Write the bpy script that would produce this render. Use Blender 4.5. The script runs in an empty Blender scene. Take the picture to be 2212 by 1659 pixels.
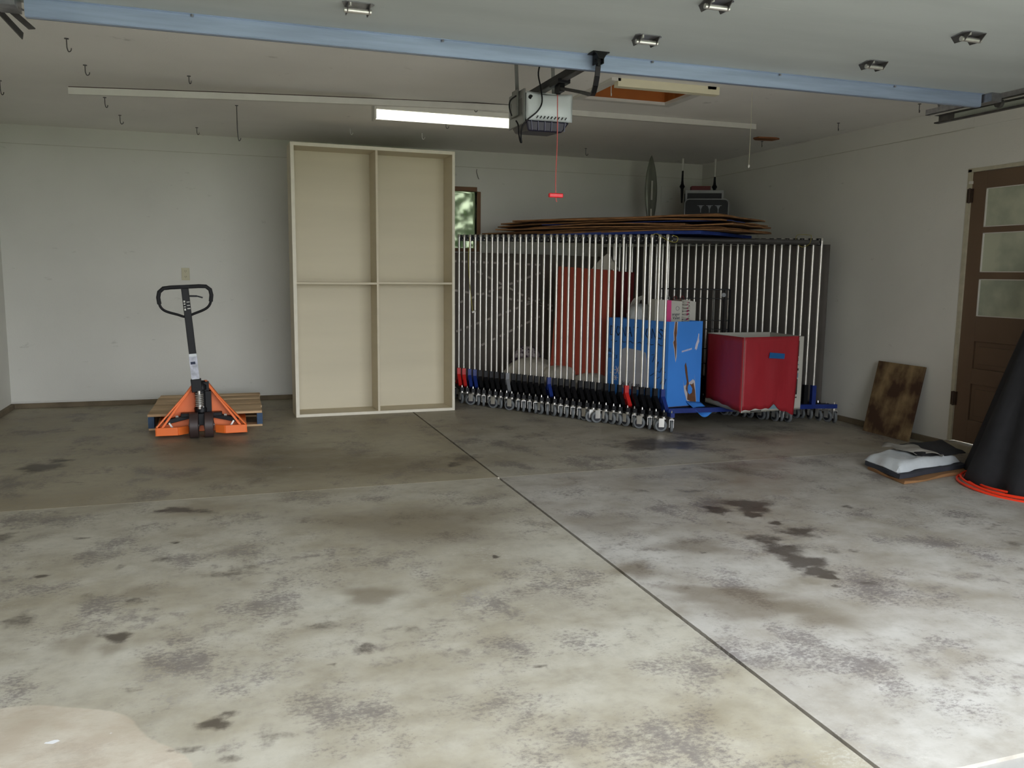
import bpy, math, random
import numpy as np
from mathutils import Vector, Matrix
random.seed(7)
R = math.radians
scene = bpy.context.scene
COL = scene.collection

def lin(c):
    out = []
    for v in c[:3]:
        v /= 255.0
        out.append(v/12.92 if v <= .04045 else ((v+.055)/1.055)**2.4)
    return (out[0], out[1], out[2], 1)

# ------------------------------------------------------------------ camera
F_PX, YAW, PITCH, ROLL, CAM_H = 1815.565, .325093, .131165, .0113093, 1.28
cd = bpy.data.cameras.new('camera')
cam = bpy.data.objects.new('camera', cd); COL.objects.link(cam)
cd.sensor_width = 36; cd.lens = 36*F_PX/2212; cd.clip_start = .05; cd.clip_end = 200
f = Vector((math.sin(YAW)*math.cos(PITCH), math.cos(YAW)*math.cos(PITCH), -math.sin(PITCH)))
r0 = Vector((math.cos(YAW), -math.sin(YAW), 0)); u0 = r0.cross(f)
rr = math.cos(ROLL)*r0 + math.sin(ROLL)*u0; uu = -math.sin(ROLL)*r0 + math.cos(ROLL)*u0
cam.matrix_world = Matrix(((rr.x, uu.x, -f.x, 0), (rr.y, uu.y, -f.y, 0), (rr.z, uu.z, -f.z, CAM_H), (0, 0, 0, 1)))
scene.camera = cam

# ------------------------------------------------------------------ sky, exposure
w = bpy.data.worlds.new('overcast_sky'); scene.world = w; w.use_nodes = True
nt = w.node_tree; bg = nt.nodes['Background']
tc = nt.nodes.new('ShaderNodeTexCoord'); sp = nt.nodes.new('ShaderNodeSeparateXYZ'); rp = nt.nodes.new('ShaderNodeValToRGB')
nt.links.new(tc.outputs['Generated'], sp.inputs[0]); nt.links.new(sp.outputs[2], rp.inputs[0])
rp.color_ramp.elements[0].position = 0; rp.color_ramp.elements[0].color = (1.0, 1.03, 1.07, 1)
rp.color_ramp.elements[1].position = .6; rp.color_ramp.elements[1].color = (.74, .80, .88, 1)
nt.links.new(rp.outputs[0], bg.inputs[0]); bg.inputs[1].default_value = 6.6
sl = bpy.data.lights.new('sun', 'SUN'); sl.energy = 11; sl.angle = R(1.5); sl.color = (1, .96, .88)
sun = bpy.data.objects.new('sun', sl); COL.objects.link(sun)
sun.rotation_euler = Vector((-.55, -.12, -.82)).to_track_quat('-Z', 'Y').to_euler()   # high sun from the right, it lights the driveway only
vs = scene.view_settings
vs.view_transform = 'Standard'; vs.look = 'None'; vs.gamma = 1; vs.exposure = 0.08; vs.use_curve_mapping = False

# room numbers
XL, XR, YB, YF, H = -1.91, 5.185, 8.647, 1.60, 2.532

# portal in the door opening only guides sky sampling, it emits nothing itself
pl = bpy.data.lights.new('opening_portal', 'AREA'); pl.shape = 'RECTANGLE'; pl.size = 4.7; pl.size_y = 2.14
pl.cycles.is_portal = True
po = bpy.data.objects.new('opening_portal', pl); COL.objects.link(po)
po.location = (1.63, YF-.08, 1.08); po.rotation_euler = (R(90), 0, 0)

# ------------------------------------------------------------------ materials
MATS = {}
def mat(name, col, rough=.6, metal=0, var=.08, scale=8, bump=0, bscale=60, emit=0, stretch=(1, 1, 1), spec=.5, col2=None, lo=.35, hi=.65):
    if name in MATS: return MATS[name]
    m = bpy.data.materials.new(name); m.use_nodes = True; n = m.node_tree.nodes; l = m.node_tree.links
    b = n['Principled BSDF']; c = lin(col)
    tc = n.new('ShaderNodeTexCoord'); mp = n.new('ShaderNodeMapping'); mp.inputs['Scale'].default_value = stretch
    l.new(tc.outputs['Object'], mp.inputs[0])
    no = n.new('ShaderNodeTexNoise'); no.inputs['Scale'].default_value = scale; no.inputs['Detail'].default_value = 6
    l.new(mp.outputs[0], no.inputs[0])
    cr = n.new('ShaderNodeValToRGB'); cr.color_ramp.elements[0].position = lo; cr.color_ramp.elements[1].position = hi
    c2 = lin(col2) if col2 else tuple(min(1, x*(1+var)) for x in c[:3])+(1,)
    c1 = c if col2 else tuple(x*(1-var) for x in c[:3])+(1,)
    cr.color_ramp.elements[0].color = c1; cr.color_ramp.elements[1].color = c2
    l.new(no.outputs[0], cr.inputs[0]); l.new(cr.outputs[0], b.inputs['Base Color'])
    b.inputs['Roughness'].default_value = rough; b.inputs['Metallic'].default_value = metal
    b.inputs['Specular IOR Level'].default_value = spec
    if bump:
        n2 = n.new('ShaderNodeTexNoise'); n2.inputs['Scale'].default_value = bscale; n2.inputs['Detail'].default_value = 4
        l.new(mp.outputs[0], n2.inputs[0])
        bp = n.new('ShaderNodeBump'); bp.inputs['Strength'].default_value = bump; bp.inputs['Distance'].default_value = .01
        l.new(n2.outputs[0], bp.inputs['Height']); l.new(bp.outputs[0], b.inputs['Normal'])
    if emit:
        b.inputs['Emission Color'].default_value = c; b.inputs['Emission Strength'].default_value = emit
    MATS[name] = m
    return m

def wall_mat(name, col, seed=0):
    m = mat(name, col, .75, var=.035, scale=1.3, bump=.12, bscale=90)
    n = m.node_tree.nodes; l = m.node_tree.links; b = n['Principled BSDF']
    src = b.inputs['Base Color'].links[0].from_socket
    tc = [x for x in n if x.type == 'TEX_COORD'][0]
    # scuffs and dirt specks
    mp = n.new('ShaderNodeMapping'); mp.inputs['Scale'].default_value = (3, 3, 9); mp.inputs['Location'].default_value = (seed, seed, seed)
    l.new(tc.outputs['Object'], mp.inputs[0])
    no = n.new('ShaderNodeTexNoise'); no.inputs['Scale'].default_value = 1.4; no.inputs['Detail'].default_value = 9; no.inputs['Roughness'].default_value = .62
    l.new(mp.outputs[0], no.inputs[0])
    cr = n.new('ShaderNodeValToRGB'); cr.color_ramp.elements[0].position = .66; cr.color_ramp.elements[1].position = .76
    cr.color_ramp.elements[0].color = (0, 0, 0, 1); cr.color_ramp.elements[1].color = (.5, .5, .5, 1)
    l.new(no.outputs[0], cr.inputs[0])
    mx = n.new('ShaderNodeMix'); mx.data_type = 'RGBA'
    l.new(cr.outputs[0], mx.inputs[0]); l.new(src, mx.inputs[6]); mx.inputs[7].default_value = lin((120, 118, 108))
    l.new(mx.outputs[2], b.inputs['Base Color'])
    return m

M_WALL = wall_mat('painted_drywall', (212, 211, 203))
M_CEIL = wall_mat('ceiling_paint', (232, 230, 224), 4)
M_CURB = mat('curb_concrete', (112, 100, 80), .85, var=.2, scale=5, bump=.3)
M_WHITE = mat('white_paint', (205, 203, 195), .5, var=.04)
M_CREAM = mat('cream_mdf', (208, 198, 174), .6, var=.03, scale=2, stretch=(1, 1, 6), bump=.05)
M_CREAMF = mat('cream_mdf_inner', (208, 199, 174), .55, var=.045, scale=1.2, stretch=(.3, .3, 3))
M_EDGE = mat('cream_mdf_edge', (226, 220, 202), .6, var=.04, scale=14)
M_BROWN = mat('brown_door_paint', (104, 84, 66), .5, var=.06, scale=3)
M_WINBR = mat('window_brown_wood', (112, 74, 40), .55, var=.12, scale=9, stretch=(1, 1, .2))
M_GALV = mat('galvanised_steel', (154, 169, 192), .42, metal=.45, var=.10, scale=6, stretch=(.5, 6, 6))
M_STEEL = mat('zinc_hardware', (150, 150, 154), .35, metal=.8, var=.15, scale=30)
M_DKSTEEL = mat('tarnished_steel', (95, 93, 92), .45, metal=.7, var=.2, scale=20)
M_CHROME = mat('chrome_tube', (212, 210, 204), .3, metal=.8, var=.10, scale=40, stretch=(1, 1, .15))
M_BAR = mat('dull_steel_bar', (105, 104, 104), .35, metal=.8, var=.1, scale=8)
M_BLACK = mat('black_paint', (14, 14, 17), .45, var=.15, scale=20, spec=.25)
M_BLKRUB = mat('black_rubber', (30, 30, 33), .8, var=.2, scale=15)
M_BLUEP = mat('blue_paint', (18, 44, 118), .45, var=.1, scale=15)
M_REDP = mat('red_paint', (200, 34, 30), .45, var=.1, scale=15)
M_GREYP = mat('grey_paint', (120, 122, 126), .45, var=.1, scale=15)
M_TYRE = mat('grey_rubber_tyre', (112, 116, 118), .7, var=.1, scale=30)
M_HUB = mat('dark_hub', (34, 36, 44), .5, var=.15, scale=30)
M_ORANGE = mat('orange_enamel', (240, 116, 46), .5, var=.04, scale=6)
M_WHEEL = mat('brown_nylon_wheel', (62, 48, 46), .5, var=.15, scale=12)
M_PINE = mat('pallet_pine', (176, 144, 106), .75, var=.2, scale=3, stretch=(.5, 2.2, 2.2), col2=(218, 188, 148))
M_PALBLUE = mat('pallet_blue_paint', (52, 78, 108), .7, var=.15, scale=12)
M_CARD = mat('cardboard', (128, 90, 56), .8, var=.15, scale=4, stretch=(1, 1, 12), col2=(152, 112, 72))
M_CARD2 = mat('cardboard_edge', (92, 60, 34), .85, var=.25, scale=6, stretch=(1, 1, 20), col2=(150, 108, 66))
M_BLUESHEET = mat('blue_sheet', (26, 52, 124), .5, var=.1)
M_BLUEBOX = mat('blue_paper', (62, 136, 224), .5, var=.05, scale=3)
M_REDBOX = mat('red_paper', (158, 36, 46), .5, var=.07, scale=3, stretch=(3, 3, .6), bump=.35, bscale=4)
M_BOXWHITE = mat('white_box_board', (188, 186, 176), .6, var=.05, scale=5)
M_BOXIN = mat('box_inside', (168, 164, 148), .7, var=.04)
M_PINK = mat('pink_stripe', (214, 70, 130), .5, var=.03)
M_INK = mat('dark_ink', (18, 28, 58), .6, var=.1)
M_TORN = mat('torn_cardboard', (104, 68, 44), .85, var=.2, scale=14)
M_ORBOX = mat('orange_red_board', (170, 66, 42), .6, var=.05, scale=3)
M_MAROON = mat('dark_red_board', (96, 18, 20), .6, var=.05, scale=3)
M_BAG = mat('white_cloth_bag', (196, 190, 176), .75, var=.08, scale=5, bump=.4, bscale=9)
M_PLAST = mat('white_plastic_film', (205, 210, 212), .35, var=.06, scale=9, bump=.5, bscale=14)
M_TARP = mat('charcoal_sheet', (88, 83, 78), .85, var=.12, scale=2, bump=.2, bscale=8)
M_TARP2 = mat('paler_charcoal_sheet', (124, 115, 106), .85, var=.1, scale=2)  # paler copy of the charcoal tone, raised to offset shade behind the racks
M_STITCH = mat('pale_stitching', (215, 205, 195), .8, var=.15, scale=30)
M_OLDWOOD = mat('stained_board', (66, 44, 26), .8, var=.3, scale=5.5, stretch=(1, 1, .7), col2=(140, 118, 82), lo=.42, hi=.62, bump=.3, bscale=25)
M_CORD = mat('orange_cord_jacket', (255, 62, 30), .4, var=.04)
M_OUTLET = mat('ivory_plastic', (186, 180, 148), .4, var=.03)
M_GLASSY = mat('frosted_dirty_glass', (150, 156, 138), .35, var=.1, scale=3.5, col2=(182, 186, 164), lo=.4, hi=.6)
M_PLY = mat('orange_plywood', (150, 82, 26), .6, var=.12, scale=3, stretch=(1, 6, 1), col2=(176, 100, 36))
M_OPEN = mat('opener_white_plastic', (212, 220, 222), .35, var=.02)
M_OPENG = mat('opener_grey_metal', (120, 122, 118), .4, metal=.4, var=.08)
M_LENS = mat('opener_smoked_lens', (20, 18, 40), .3, var=.15, scale=20)
M_REDPL = mat('red_plastic', (225, 20, 34), .35, var=.03)
M_ROPE = mat('red_white_cord', (190, 90, 84), .7, var=.25, scale=300)
M_STRING = mat('pale_string', (190, 184, 160), .7, var=.1)
M_YELLOW = mat('yellow_cord', (170, 160, 70), .7, var=.15)
M_TUBE = mat('lit_fluorescent_lens', (255, 255, 238), .5, var=0, emit=2.0)
M_SILVER = mat('grey_film', (112, 114, 104), .3, metal=.3, var=.35, scale=6, stretch=(1, 1, .25), bump=.3, bscale=15)
M_LEAF = mat('hedge_leaf', (80, 120, 52), .6, var=.4, scale=4)
M_DRIVE = mat('driveway_concrete', (150, 147, 140), .9, var=.06, scale=3, bump=.2)
M_GRASS = mat('lawn_grass', (78, 104, 48), .9, var=.2, scale=6)
M_EXT = mat('dark_exterior', (96, 88, 78), .85, var=.05)
M_SIDING = mat('exterior_siding', (104, 94, 80), .8, var=.04)
M_DOORP = mat('garage_door_paint', (172, 178, 176), .6, var=.05, scale=2.5, stretch=(.5, 2, 1))

# floor material, stains are drawn by the mesh attribute "stain" and broken up by noise
def floor_material(nm='stained_concrete', ca=(156, 148, 128), cb=(180, 175, 160), cl=(198, 194, 181)):
    m = bpy.data.materials.new(nm); m.use_nodes = True; n = m.node_tree.nodes; l = m.node_tree.links
    b = n['Principled BSDF']; geo = n.new('ShaderNodeTexCoord')
    def noise(scale, det=8, rough=.6, st=(1, 1, 1)):
        mp = n.new('ShaderNodeMapping'); mp.inputs['Scale'].default_value = st; l.new(geo.outputs['Object'], mp.inputs[0])
        q = n.new('ShaderNodeTexNoise'); q.inputs['Scale'].default_value = scale; q.inputs['Detail'].default_value = det; q.inputs['Roughness'].default_value = rough
        l.new(mp.outputs[0], q.inputs[0]); return q.outputs[0]
    def ramp(s, a, c, ca=(0, 0, 0, 1), cb=(1, 1, 1, 1)):
        if a > c: a, c, ca, cb = c, a, cb, ca
        q = n.new('ShaderNodeValToRGB'); q.color_ramp.elements[0].position = a; q.color_ramp.elements[1].position = c
        q.color_ramp.elements[0].color = ca; q.color_ramp.elements[1].color = cb; q.color_ramp.interpolation = 'EASE'; l.new(s, q.inputs[0]); return q.outputs[0]
    def mix(fac, a, c, k=None):
        q = n.new('ShaderNodeMix'); q.data_type = 'RGBA'
        if k is not None:
            mu = n.new('ShaderNodeMath'); mu.operation = 'MULTIPLY'; mu.inputs[1].default_value = k; l.new(fac, mu.inputs[0]); fac = mu.outputs[0]
        l.new(fac, q.inputs[0]); l.new(a, q.inputs[6])
        if isinstance(c, tuple): q.inputs[7].default_value = c
        else: l.new(c, q.inputs[7])
        return q.outputs[2]
    def madd(a, k, c):       # a*k + c
        q = n.new('ShaderNodeMath'); q.operation = 'MULTIPLY_ADD'; l.new(a, q.inputs[0]); q.inputs[1].default_value = k
        if isinstance(c, (int, float)): q.inputs[2].default_value = c
        else: l.new(c, q.inputs[2])
        return q.outputs[0]
    big = noise(.9, 5, .55); med = noise(3.2, 9, .62, (1, 1.3, 1)); fine = noise(24, 8, .7); mot = noise(9, 9, .7, (1, 1.6, 1))
    spk = noise(46, 7, .78, (1, 1.5, 1)); pat = noise(2.4, 6, .6, (1.2, 1, 1)); pat2 = noise(1.5, 5, .55, (1, 1.4, 1)); mid = noise(14, 10, .72)
    base = ramp(big, .32, .70, lin(ca), lin(cb))
    base = mix(ramp(med, .44, .80), base, lin(cl), .55)
    base = mix(ramp(med, .52, .26), base, lin((120, 108, 84)), .5)
    base = mix(ramp(mid, .40, .78), base, lin((132, 126, 114)), .45)
    # speckled purple-grey scuffs gathered in patches
    base = mix(ramp(madd(spk, 1.1, madd(pat, 1.5, -1.31)), .02, .26), base, lin((94, 86, 85)), .66)
    base = mix(ramp(madd(mid, 1.2, madd(pat2, 1.3, -1.36)), .02, .30), base, lin((104, 96, 92)), .62)
    base = mix(ramp(madd(spk, 1.2, madd(pat2, -1.2, -.06)), .12, .34), base, lin((206, 203, 192)), .35)
    base = mix(ramp(fine, .62, .74), base, lin((96, 88, 78)), .35)
    at = n.new('ShaderNodeAttribute'); at.attribute_name = 'stain'
    sx = n.new('ShaderNodeSeparateColor'); l.new(at.outputs['Color'], sx.inputs[0])
    # brown wear
    br = ramp(madd(med, .7, madd(at.outputs['Alpha'], 1.0, -.45)), .08, .45)
    base = mix(br, base, lin((96, 82, 60)), .55)
    # pale repair patch
    base = mix(ramp(madd(mot, .12, sx.outputs[1]), .54, .60), base, mix(ramp(mot, .4, .6), ramp(med, .3, .7, lin((178, 166, 146)), lin((196, 186, 168))), lin((170, 152, 132)), .5), .75)
    # oil
    dk = ramp(madd(mot, .7, madd(mid, .7, madd(sx.outputs[0], 1.05, -.98))), .06, .52)
    base = mix(dk, base, lin((60, 50, 42)), .84)
    # white paint spots
    wh = ramp(madd(mot, .5, madd(sx.outputs[2], 1.0, -.5)), .28, .36)
    base = mix(wh, base, lin((225, 226, 226)), .8)
    l.new(base, b.inputs['Base Color'])
    l.new(ramp(med, .3, .7, (.42, .42, .42, 1), (.62, .62, .62, 1)), b.inputs['Roughness'])
    b.inputs['Specular IOR Level'].default_value = .42
    bp = n.new('ShaderNodeBump'); bp.inputs['Strength'].default_value = .18; bp.inputs['Distance'].default_value = .006
    l.new(mot, bp.inputs['Height']); l.new(bp.outputs[0], b.inputs['Normal'])
    return m
M_FLOOR = floor_material()
M_FLOOR2 = floor_material('stained_grey_concrete', (156, 149, 136), (180, 176, 167), (200, 197, 190))

# ------------------------------------------------------------------ mesh builder
class MB:
    def __init__(s): s.v = []; s.f = []
    def add(s, vs, fs, M=None):
        o = len(s.v)
        for q in vs: s.v.append(tuple(M @ Vector(q)) if M else tuple(q))
        for q in fs: s.f.append(tuple(o+i for i in q))
        return s
    def box(s, x0, x1, y0, y1, z0, z1, M=None):
        return s.add([(x0, y0, z0), (x1, y0, z0), (x1, y1, z0), (x0, y1, z0), (x0, y0, z1), (x1, y0, z1), (x1, y1, z1), (x0, y1, z1)],
                     [(0, 3, 2, 1), (4, 5, 6, 7), (0, 1, 5, 4), (1, 2, 6, 5), (2, 3, 7, 6), (3, 0, 4, 7)], M)
    def hexa(s, P):          # 4 bottom (ccw) + 4 top
        return s.add(P, [(0, 3, 2, 1), (4, 5, 6, 7), (0, 1, 5, 4), (1, 2, 6, 5), (2, 3, 7, 6), (3, 0, 4, 7)])
    def beam(s, a, b, w, h, up=(0, 0, 1)):   # rectangular bar from a to b
        a = Vector(a); b = Vector(b); d = (b-a).normalized(); u = Vector(up)
        if abs(d.dot(u)) > .98: u = Vector((1, 0, 0))
        sd = d.cross(u).normalized(); u = sd.cross(d)
        P = []
        for e in (a, b):
            for i, j in ((-1, -1), (1, -1), (1, 1), (-1, 1)): P.append(e + sd*(i*w/2) + u*(j*h/2))
        return s.add(P, [(0, 1, 2, 3), (7, 6, 5, 4), (0, 4, 5, 1), (1, 5, 6, 2), (2, 6, 7, 3), (3, 7, 4, 0)])
    def cyl(s, a, b, r, n=12, r2=None, cap=True):
        return s.tube([a, b], [r, r if r2 is None else r2], n, cap)
    def tube(s, pts, r, n=8, cap=True, closed=False):
        pts = [Vector(q) for q in pts]; m = len(pts); rs = r if isinstance(r, (list, tuple)) else [r]*m
        o = len(s.v); prev = None
        for i, q in enumerate(pts):
            if closed: d = pts[(i+1) % m]-pts[i-1]
            else: d = pts[min(i+1, m-1)]-pts[max(i-1, 0)]
            d = d.normalized() if d.length > 1e-9 else Vector((0, 0, 1))
            if prev is None:
                u = Vector((0, 0, 1)) if abs(d.z) < .9 else Vector((1, 0, 0))
                u = (u-d*u.dot(d)).normalized()
            else:
                u = prev-d*prev.dot(d); u = u.normalized() if u.length > 1e-6 else prev
            prev = u; t = d.cross(u)
            for k in range(n):
                a = 2*math.pi*k/n; s.v.append(tuple(q+(u*math.cos(a)+t*math.sin(a))*rs[i]))
        for i in range(m if closed else m-1):
            j = (i+1) % m
            for k in range(n): k2 = (k+1) % n; s.f.append((o+i*n+k, o+i*n+k2, o+j*n+k2, o+j*n+k))
        if cap and not closed:
            s.f.append(tuple(o+k for k in reversed(range(n)))); s.f.append(tuple(o+(m-1)*n+k for k in range(n)))
        return s
    def prism(s, poly, t, M=None):      # polygon in local xy, extruded 0..t in z
        m = len(poly); vs = [(x, y, 0) for x, y in poly]+[(x, y, t) for x, y in poly]
        fs = [tuple(reversed(range(m))), tuple(range(m, 2*m))]+[(i, (i+1) % m, m+(i+1) % m, m+i) for i in range(m)]
        return s.add(vs, fs, M)
    def lathe(s, prof, n=20, M=None):   # prof: list of (r, z)
        m = len(prof); vs = []
        for r, z in prof:
            for k in range(n): a = 2*math.pi*k/n; vs.append((r*math.cos(a), r*math.sin(a), z))
        fs = [(i*n+k, i*n+(k+1) % n, (i+1)*n+(k+1) % n, (i+1)*n+k) for i in range(m-1) for k in range(n)]
        fs.append(tuple(reversed(range(n)))); fs.append(tuple((m-1)*n+k for k in range(n)))
        return s.add(vs, fs, M)
    def grid(s, fn, nu, nv):
        vs = [fn(i/nu, j/nv) for j in range(nv+1) for i in range(nu+1)]
        fs = [(j*(nu+1)+i, j*(nu+1)+i+1, (j+1)*(nu+1)+i+1, (j+1)*(nu+1)+i) for j in range(nv) for i in range(nu)]
        return s.add(vs, fs)
    def build(s, name, m, parent=None, smooth=False, bevel=0, solid=0):
        me = bpy.data.meshes.new(name); me.from_pydata(s.v, [], s.f); me.materials.append(m); me.update()
        if smooth:
            me.polygons.foreach_set('use_smooth', [True]*len(me.polygons))
            me.set_sharp_from_angle(angle=R(40))
        o = bpy.data.objects.new(name, me); COL.objects.link(o)
        if parent: o.parent = parent
        if bevel:
            q = o.modifiers.new('bevel', 'BEVEL'); q.width = bevel; q.segments = 2; q.limit_method = 'ANGLE'
        if solid:
            q = o.modifiers.new('solid', 'SOLIDIFY'); q.thickness = solid; q.offset = 0
        return o

def thing(name, label, cat, loc=(0, 0, 0), rz=0, group=None):
    o = bpy.data.objects.new(name, None); COL.objects.link(o); o.location = loc; o.rotation_euler = (0, 0, rz); o.empty_display_size = .1
    o['label'] = label; o['category'] = cat
    if group: o['group'] = group
    return o
def tag(o, label, cat, group=None):
    o['label'] = label; o['category'] = cat
    if group: o['group'] = group
    return o
def struct(o, label=None):
    o['kind'] = 'structure'
    if label: o['label'] = label
    return o
def copy_tree(o, parent=None):
    c = o.copy(); COL.objects.link(c); c.parent = parent
    for ch in list(o.children): copy_tree(ch, c)
    return c
def text_mesh(name, body, size, m, parent, M, ext=.0006):
    cu = bpy.data.curves.new(name, 'FONT'); cu.body = body; cu.size = size; cu.extrude = ext; cu.resolution_u = 2
    t = bpy.data.objects.new(name, cu); COL.objects.link(t)
    dg = bpy.context.evaluated_depsgraph_get(); me = bpy.data.meshes.new_from_object(t.evaluated_get(dg))
    bpy.data.objects.remove(t); me.materials.clear(); me.materials.append(m)
    o = bpy.data.objects.new(name, me); COL.objects.link(o); o.parent = parent; o.matrix_local = M
    return o
def frame(o, x, y, z=None):   # matrix with given axes
    x = Vector(x).normalized(); y = Vector(y).normalized(); z = x.cross(y).normalized(); o = Vector(o)
    return Matrix(((x.x, y.x, z.x, o.x), (x.y, y.y, z.y, o.y), (x.z, y.z, z.z, o.z), (0, 0, 0, 1)))

# ================================================================== STRUCTURE
# ---- floor: base with four slabs, recessed joints
JX, JY = 1.580, 4.939
DARK= [(2.743, 3.926, 0.122, 0.145, 0.9), (2.514, 3.896, 0.064, 0.078, 0.9), (2.647, 3.764, 0.053, 0.059, 0.9), (2.444, 3.682, 0.014, 0.031, 0.6), (2.674, 3.597, 0.042, 0.039, 0.8), (2.678, 3.431, 0.113, 0.094, 0.7), (2.452, 3.382, 0.099, 0.103, 0.7), (2.44, 3.219, 0.11, 0.101, 0.8), (2.43, 3.054, 0.097, 0.093, 0.95), (2.404, 2.925, 0.062, 0.059, 1.0), (2.411, 2.858, 0.038, 0.036, 1.0), (2.362, 2.755, 0.02, 0.024, 0.7), (2.655, 3.127, 0.052, 0.044, 0.5), (2.759, 3.109, 0.038, 0.032, 0.5), (2.055, 3.292, 0.021, 0.025, 0.6), (2.156, 3.248, 0.025, 0.024, 0.4), (2.529, 2.743, 0.06, 0.06, 0.45), (2.592, 2.68, 0.015, 0.02, 0.6), (2.725, 2.717, 0.027, 0.026, 0.4), (2.98, 2.623, 0.028, 0.025, 0.4), (2.584, 4.309, 0.149, 0.052, 0.5), (2.302, 4.391, 0.081, 0.052, 0.5), (2.848, 4.82, 0.06, 0.065, 0.5), (3.256, 3.746, 0.038, 0.045, 0.6), (3.072, 3.952, 0.156, 0.096, 0.3), (3.395, 3.384, 0.095, 0.063, 0.4), (3.588, 2.969, 0.055, 0.067, 0.5), (3.06, 5.599, 0.346, 0.238, 0.8), (2.748, 5.596, 0.136, 0.099, 0.5), (3.48, 5.766, 0.217, 0.223, 0.6), (2.287, 5.392, 0.161, 0.117, 0.3), (-1.179, 6.001, 0.146, 0.146, 0.8), (-1.103, 6.191, 0.076, 0.079, 0.7), (-0.943, 5.531, 0.109, 0.032, 0.5), (-0.302, 4.72, 0.108, 0.066, 0.8), (-0.184, 4.658, 0.12, 0.049, 0.6), (-1.073, 4.467, 0.086, 0.078, 0.6), (0.069, 4.407, 0.081, 0.076, 0.45), (-0.704, 4.335, 0.047, 0.026, 0.6), (0.33, 4.33, 0.035, 0.076, 0.5), (-0.316, 3.898, 0.079, 0.056, 0.5), (-0.024, 3.629, 0.132, 0.081, 0.55), (0.052, 3.694, 0.077, 0.064, 0.5), (-0.271, 4.141, 0.03, 0.019, 0.8), (-0.786, 3.83, 0.033, 0.02, 0.9), (-0.48, 3.854, 0.029, 0.042, 0.5), (-0.383, 3.42, 0.052, 0.042, 0.6), (-0.563, 3.549, 0.035, 0.044, 0.5), (-0.765, 3.354, 0.089, 0.093, 0.55), (-0.404, 3.098, 0.049, 0.041, 0.98), (-0.642, 2.884, 0.07, 0.055, 0.45), (-0.311, 2.671, 0.047, 0.02, 0.6), (0.207, 3.145, 0.101, 0.08, 0.4), (0.294, 2.986, 0.081, 0.055, 0.5), (0.409, 2.751, 0.042, 0.071, 0.55), (0.289, 2.662, 0.022, 0.012, 0.7), (0.559, 2.863, 0.096, 0.054, 0.45), (0.723, 2.898, 0.131, 0.038, 0.4), (1.114, 3.514, 0.014, 0.023, 1.0), (0.998, 3.568, 0.024, 0.024, 0.5), (-0.079, 2.389, 0.055, 0.034, 0.8), (-0.029, 2.439, 0.038, 0.023, 0.6), (-0.148, 2.276, 0.058, 0.023, 0.6), (0.068, 2.279, 0.072, 0.051, 0.5), (-0.03, 2.193, 0.046, 0.028, 0.5), (0.146, 2.331, 0.037, 0.026, 0.4), (0.937, 2.444, 0.036, 0.015, 0.7), (0.901, 2.525, 0.022, 0.012, 0.5), (1.05, 1.971, 0.097, 0.052, 0.4), (1.174, 2.009, 0.05, 0.027, 0.4), (1.838, 1.828, 0.064, 0.035, 0.4), (1.72, 2.236, 0.051, 0.037, 0.35), (1.184, 2.629, 0.095, 0.021, 0.3), (1.478, 3.061, 0.074, 0.049, 0.35), (1.21, 3.227, 0.076, 0.031, 0.4), (0.629, 2.054, 0.047, 0.03, 0.4), (1.511, 5.532, 0.142, 0.197, 0.55), (1.402, 5.37, 0.061, 0.106, 0.6), (0.14, 5.127, 0.162, 0.052, 0.35), (0.697, 6.164, 0.2, 0.095, 0.3), (-0.896, 4.821, 0.071, 0.032, 0.4)]
BROWN= [(0.5, 3.225, 0.106, 0.098, 0.6), (1.855, 2.813, 0.197, 0.091, 0.7), (1.946, 2.661, 0.26, 0.119, 0.6), (2.098, 2.498, 0.134, 0.099, 0.5), (1.647, 3.183, 0.098, 0.097, 0.6), (0.882, 4.125, 0.577, 0.378, 0.5), (1.799, 3.855, 0.279, 0.231, 0.4), (1.183, 2.943, 0.262, 0.173, 0.3), (0.575, 5.646, 0.914, 0.527, 0.5), (-0.375, 3.517, 0.106, 0.089, 0.4), (2.067, 3.386, 0.192, 0.129, 0.5), (-0.54, 3.082, 0.091, 0.097, 0.4), (-0.415, 3.005, 0.06, 0.057, 0.4), (3.233, 4.753, 0.366, 0.264, 0.4), (-0.175, 6.491, 0.403, 0.48, 0.4)]
WHITE= [(-0.496, 2.427, 0.02, 0.012, 1.0), (-0.341, 2.432, 0.011, 0.015, 0.8), (0.329, 5.575, 0.074, 0.062, 0.5), (0.216, 5.048, 0.08, 0.041, 0.5), (0.303, 3.071, 0.083, 0.062, 0.4), (0.551, 2.103, 0.036, 0.02, 0.5), (0.019, 2.295, 0.06, 0.041, 0.45), (-0.042, 2.242, 0.047, 0.031, 0.4), (0.291, 3.988, 0.085, 0.052, 0.3), (1.114, 3.314, 0.116, 0.042, 0.35)]
fl = struct(MB().box(XL-.15, XR+.15, YF-.02, YB+.15, -.14, -.016).build('floor', mat('joint_grit', (62, 50, 36), .95, var=.3, scale=60, bump=.5)), 'stained bare concrete garage floor cut by one dark joint and one pale joint')
CY, SY = math.cos(YAW), math.sin(YAW)
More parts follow.
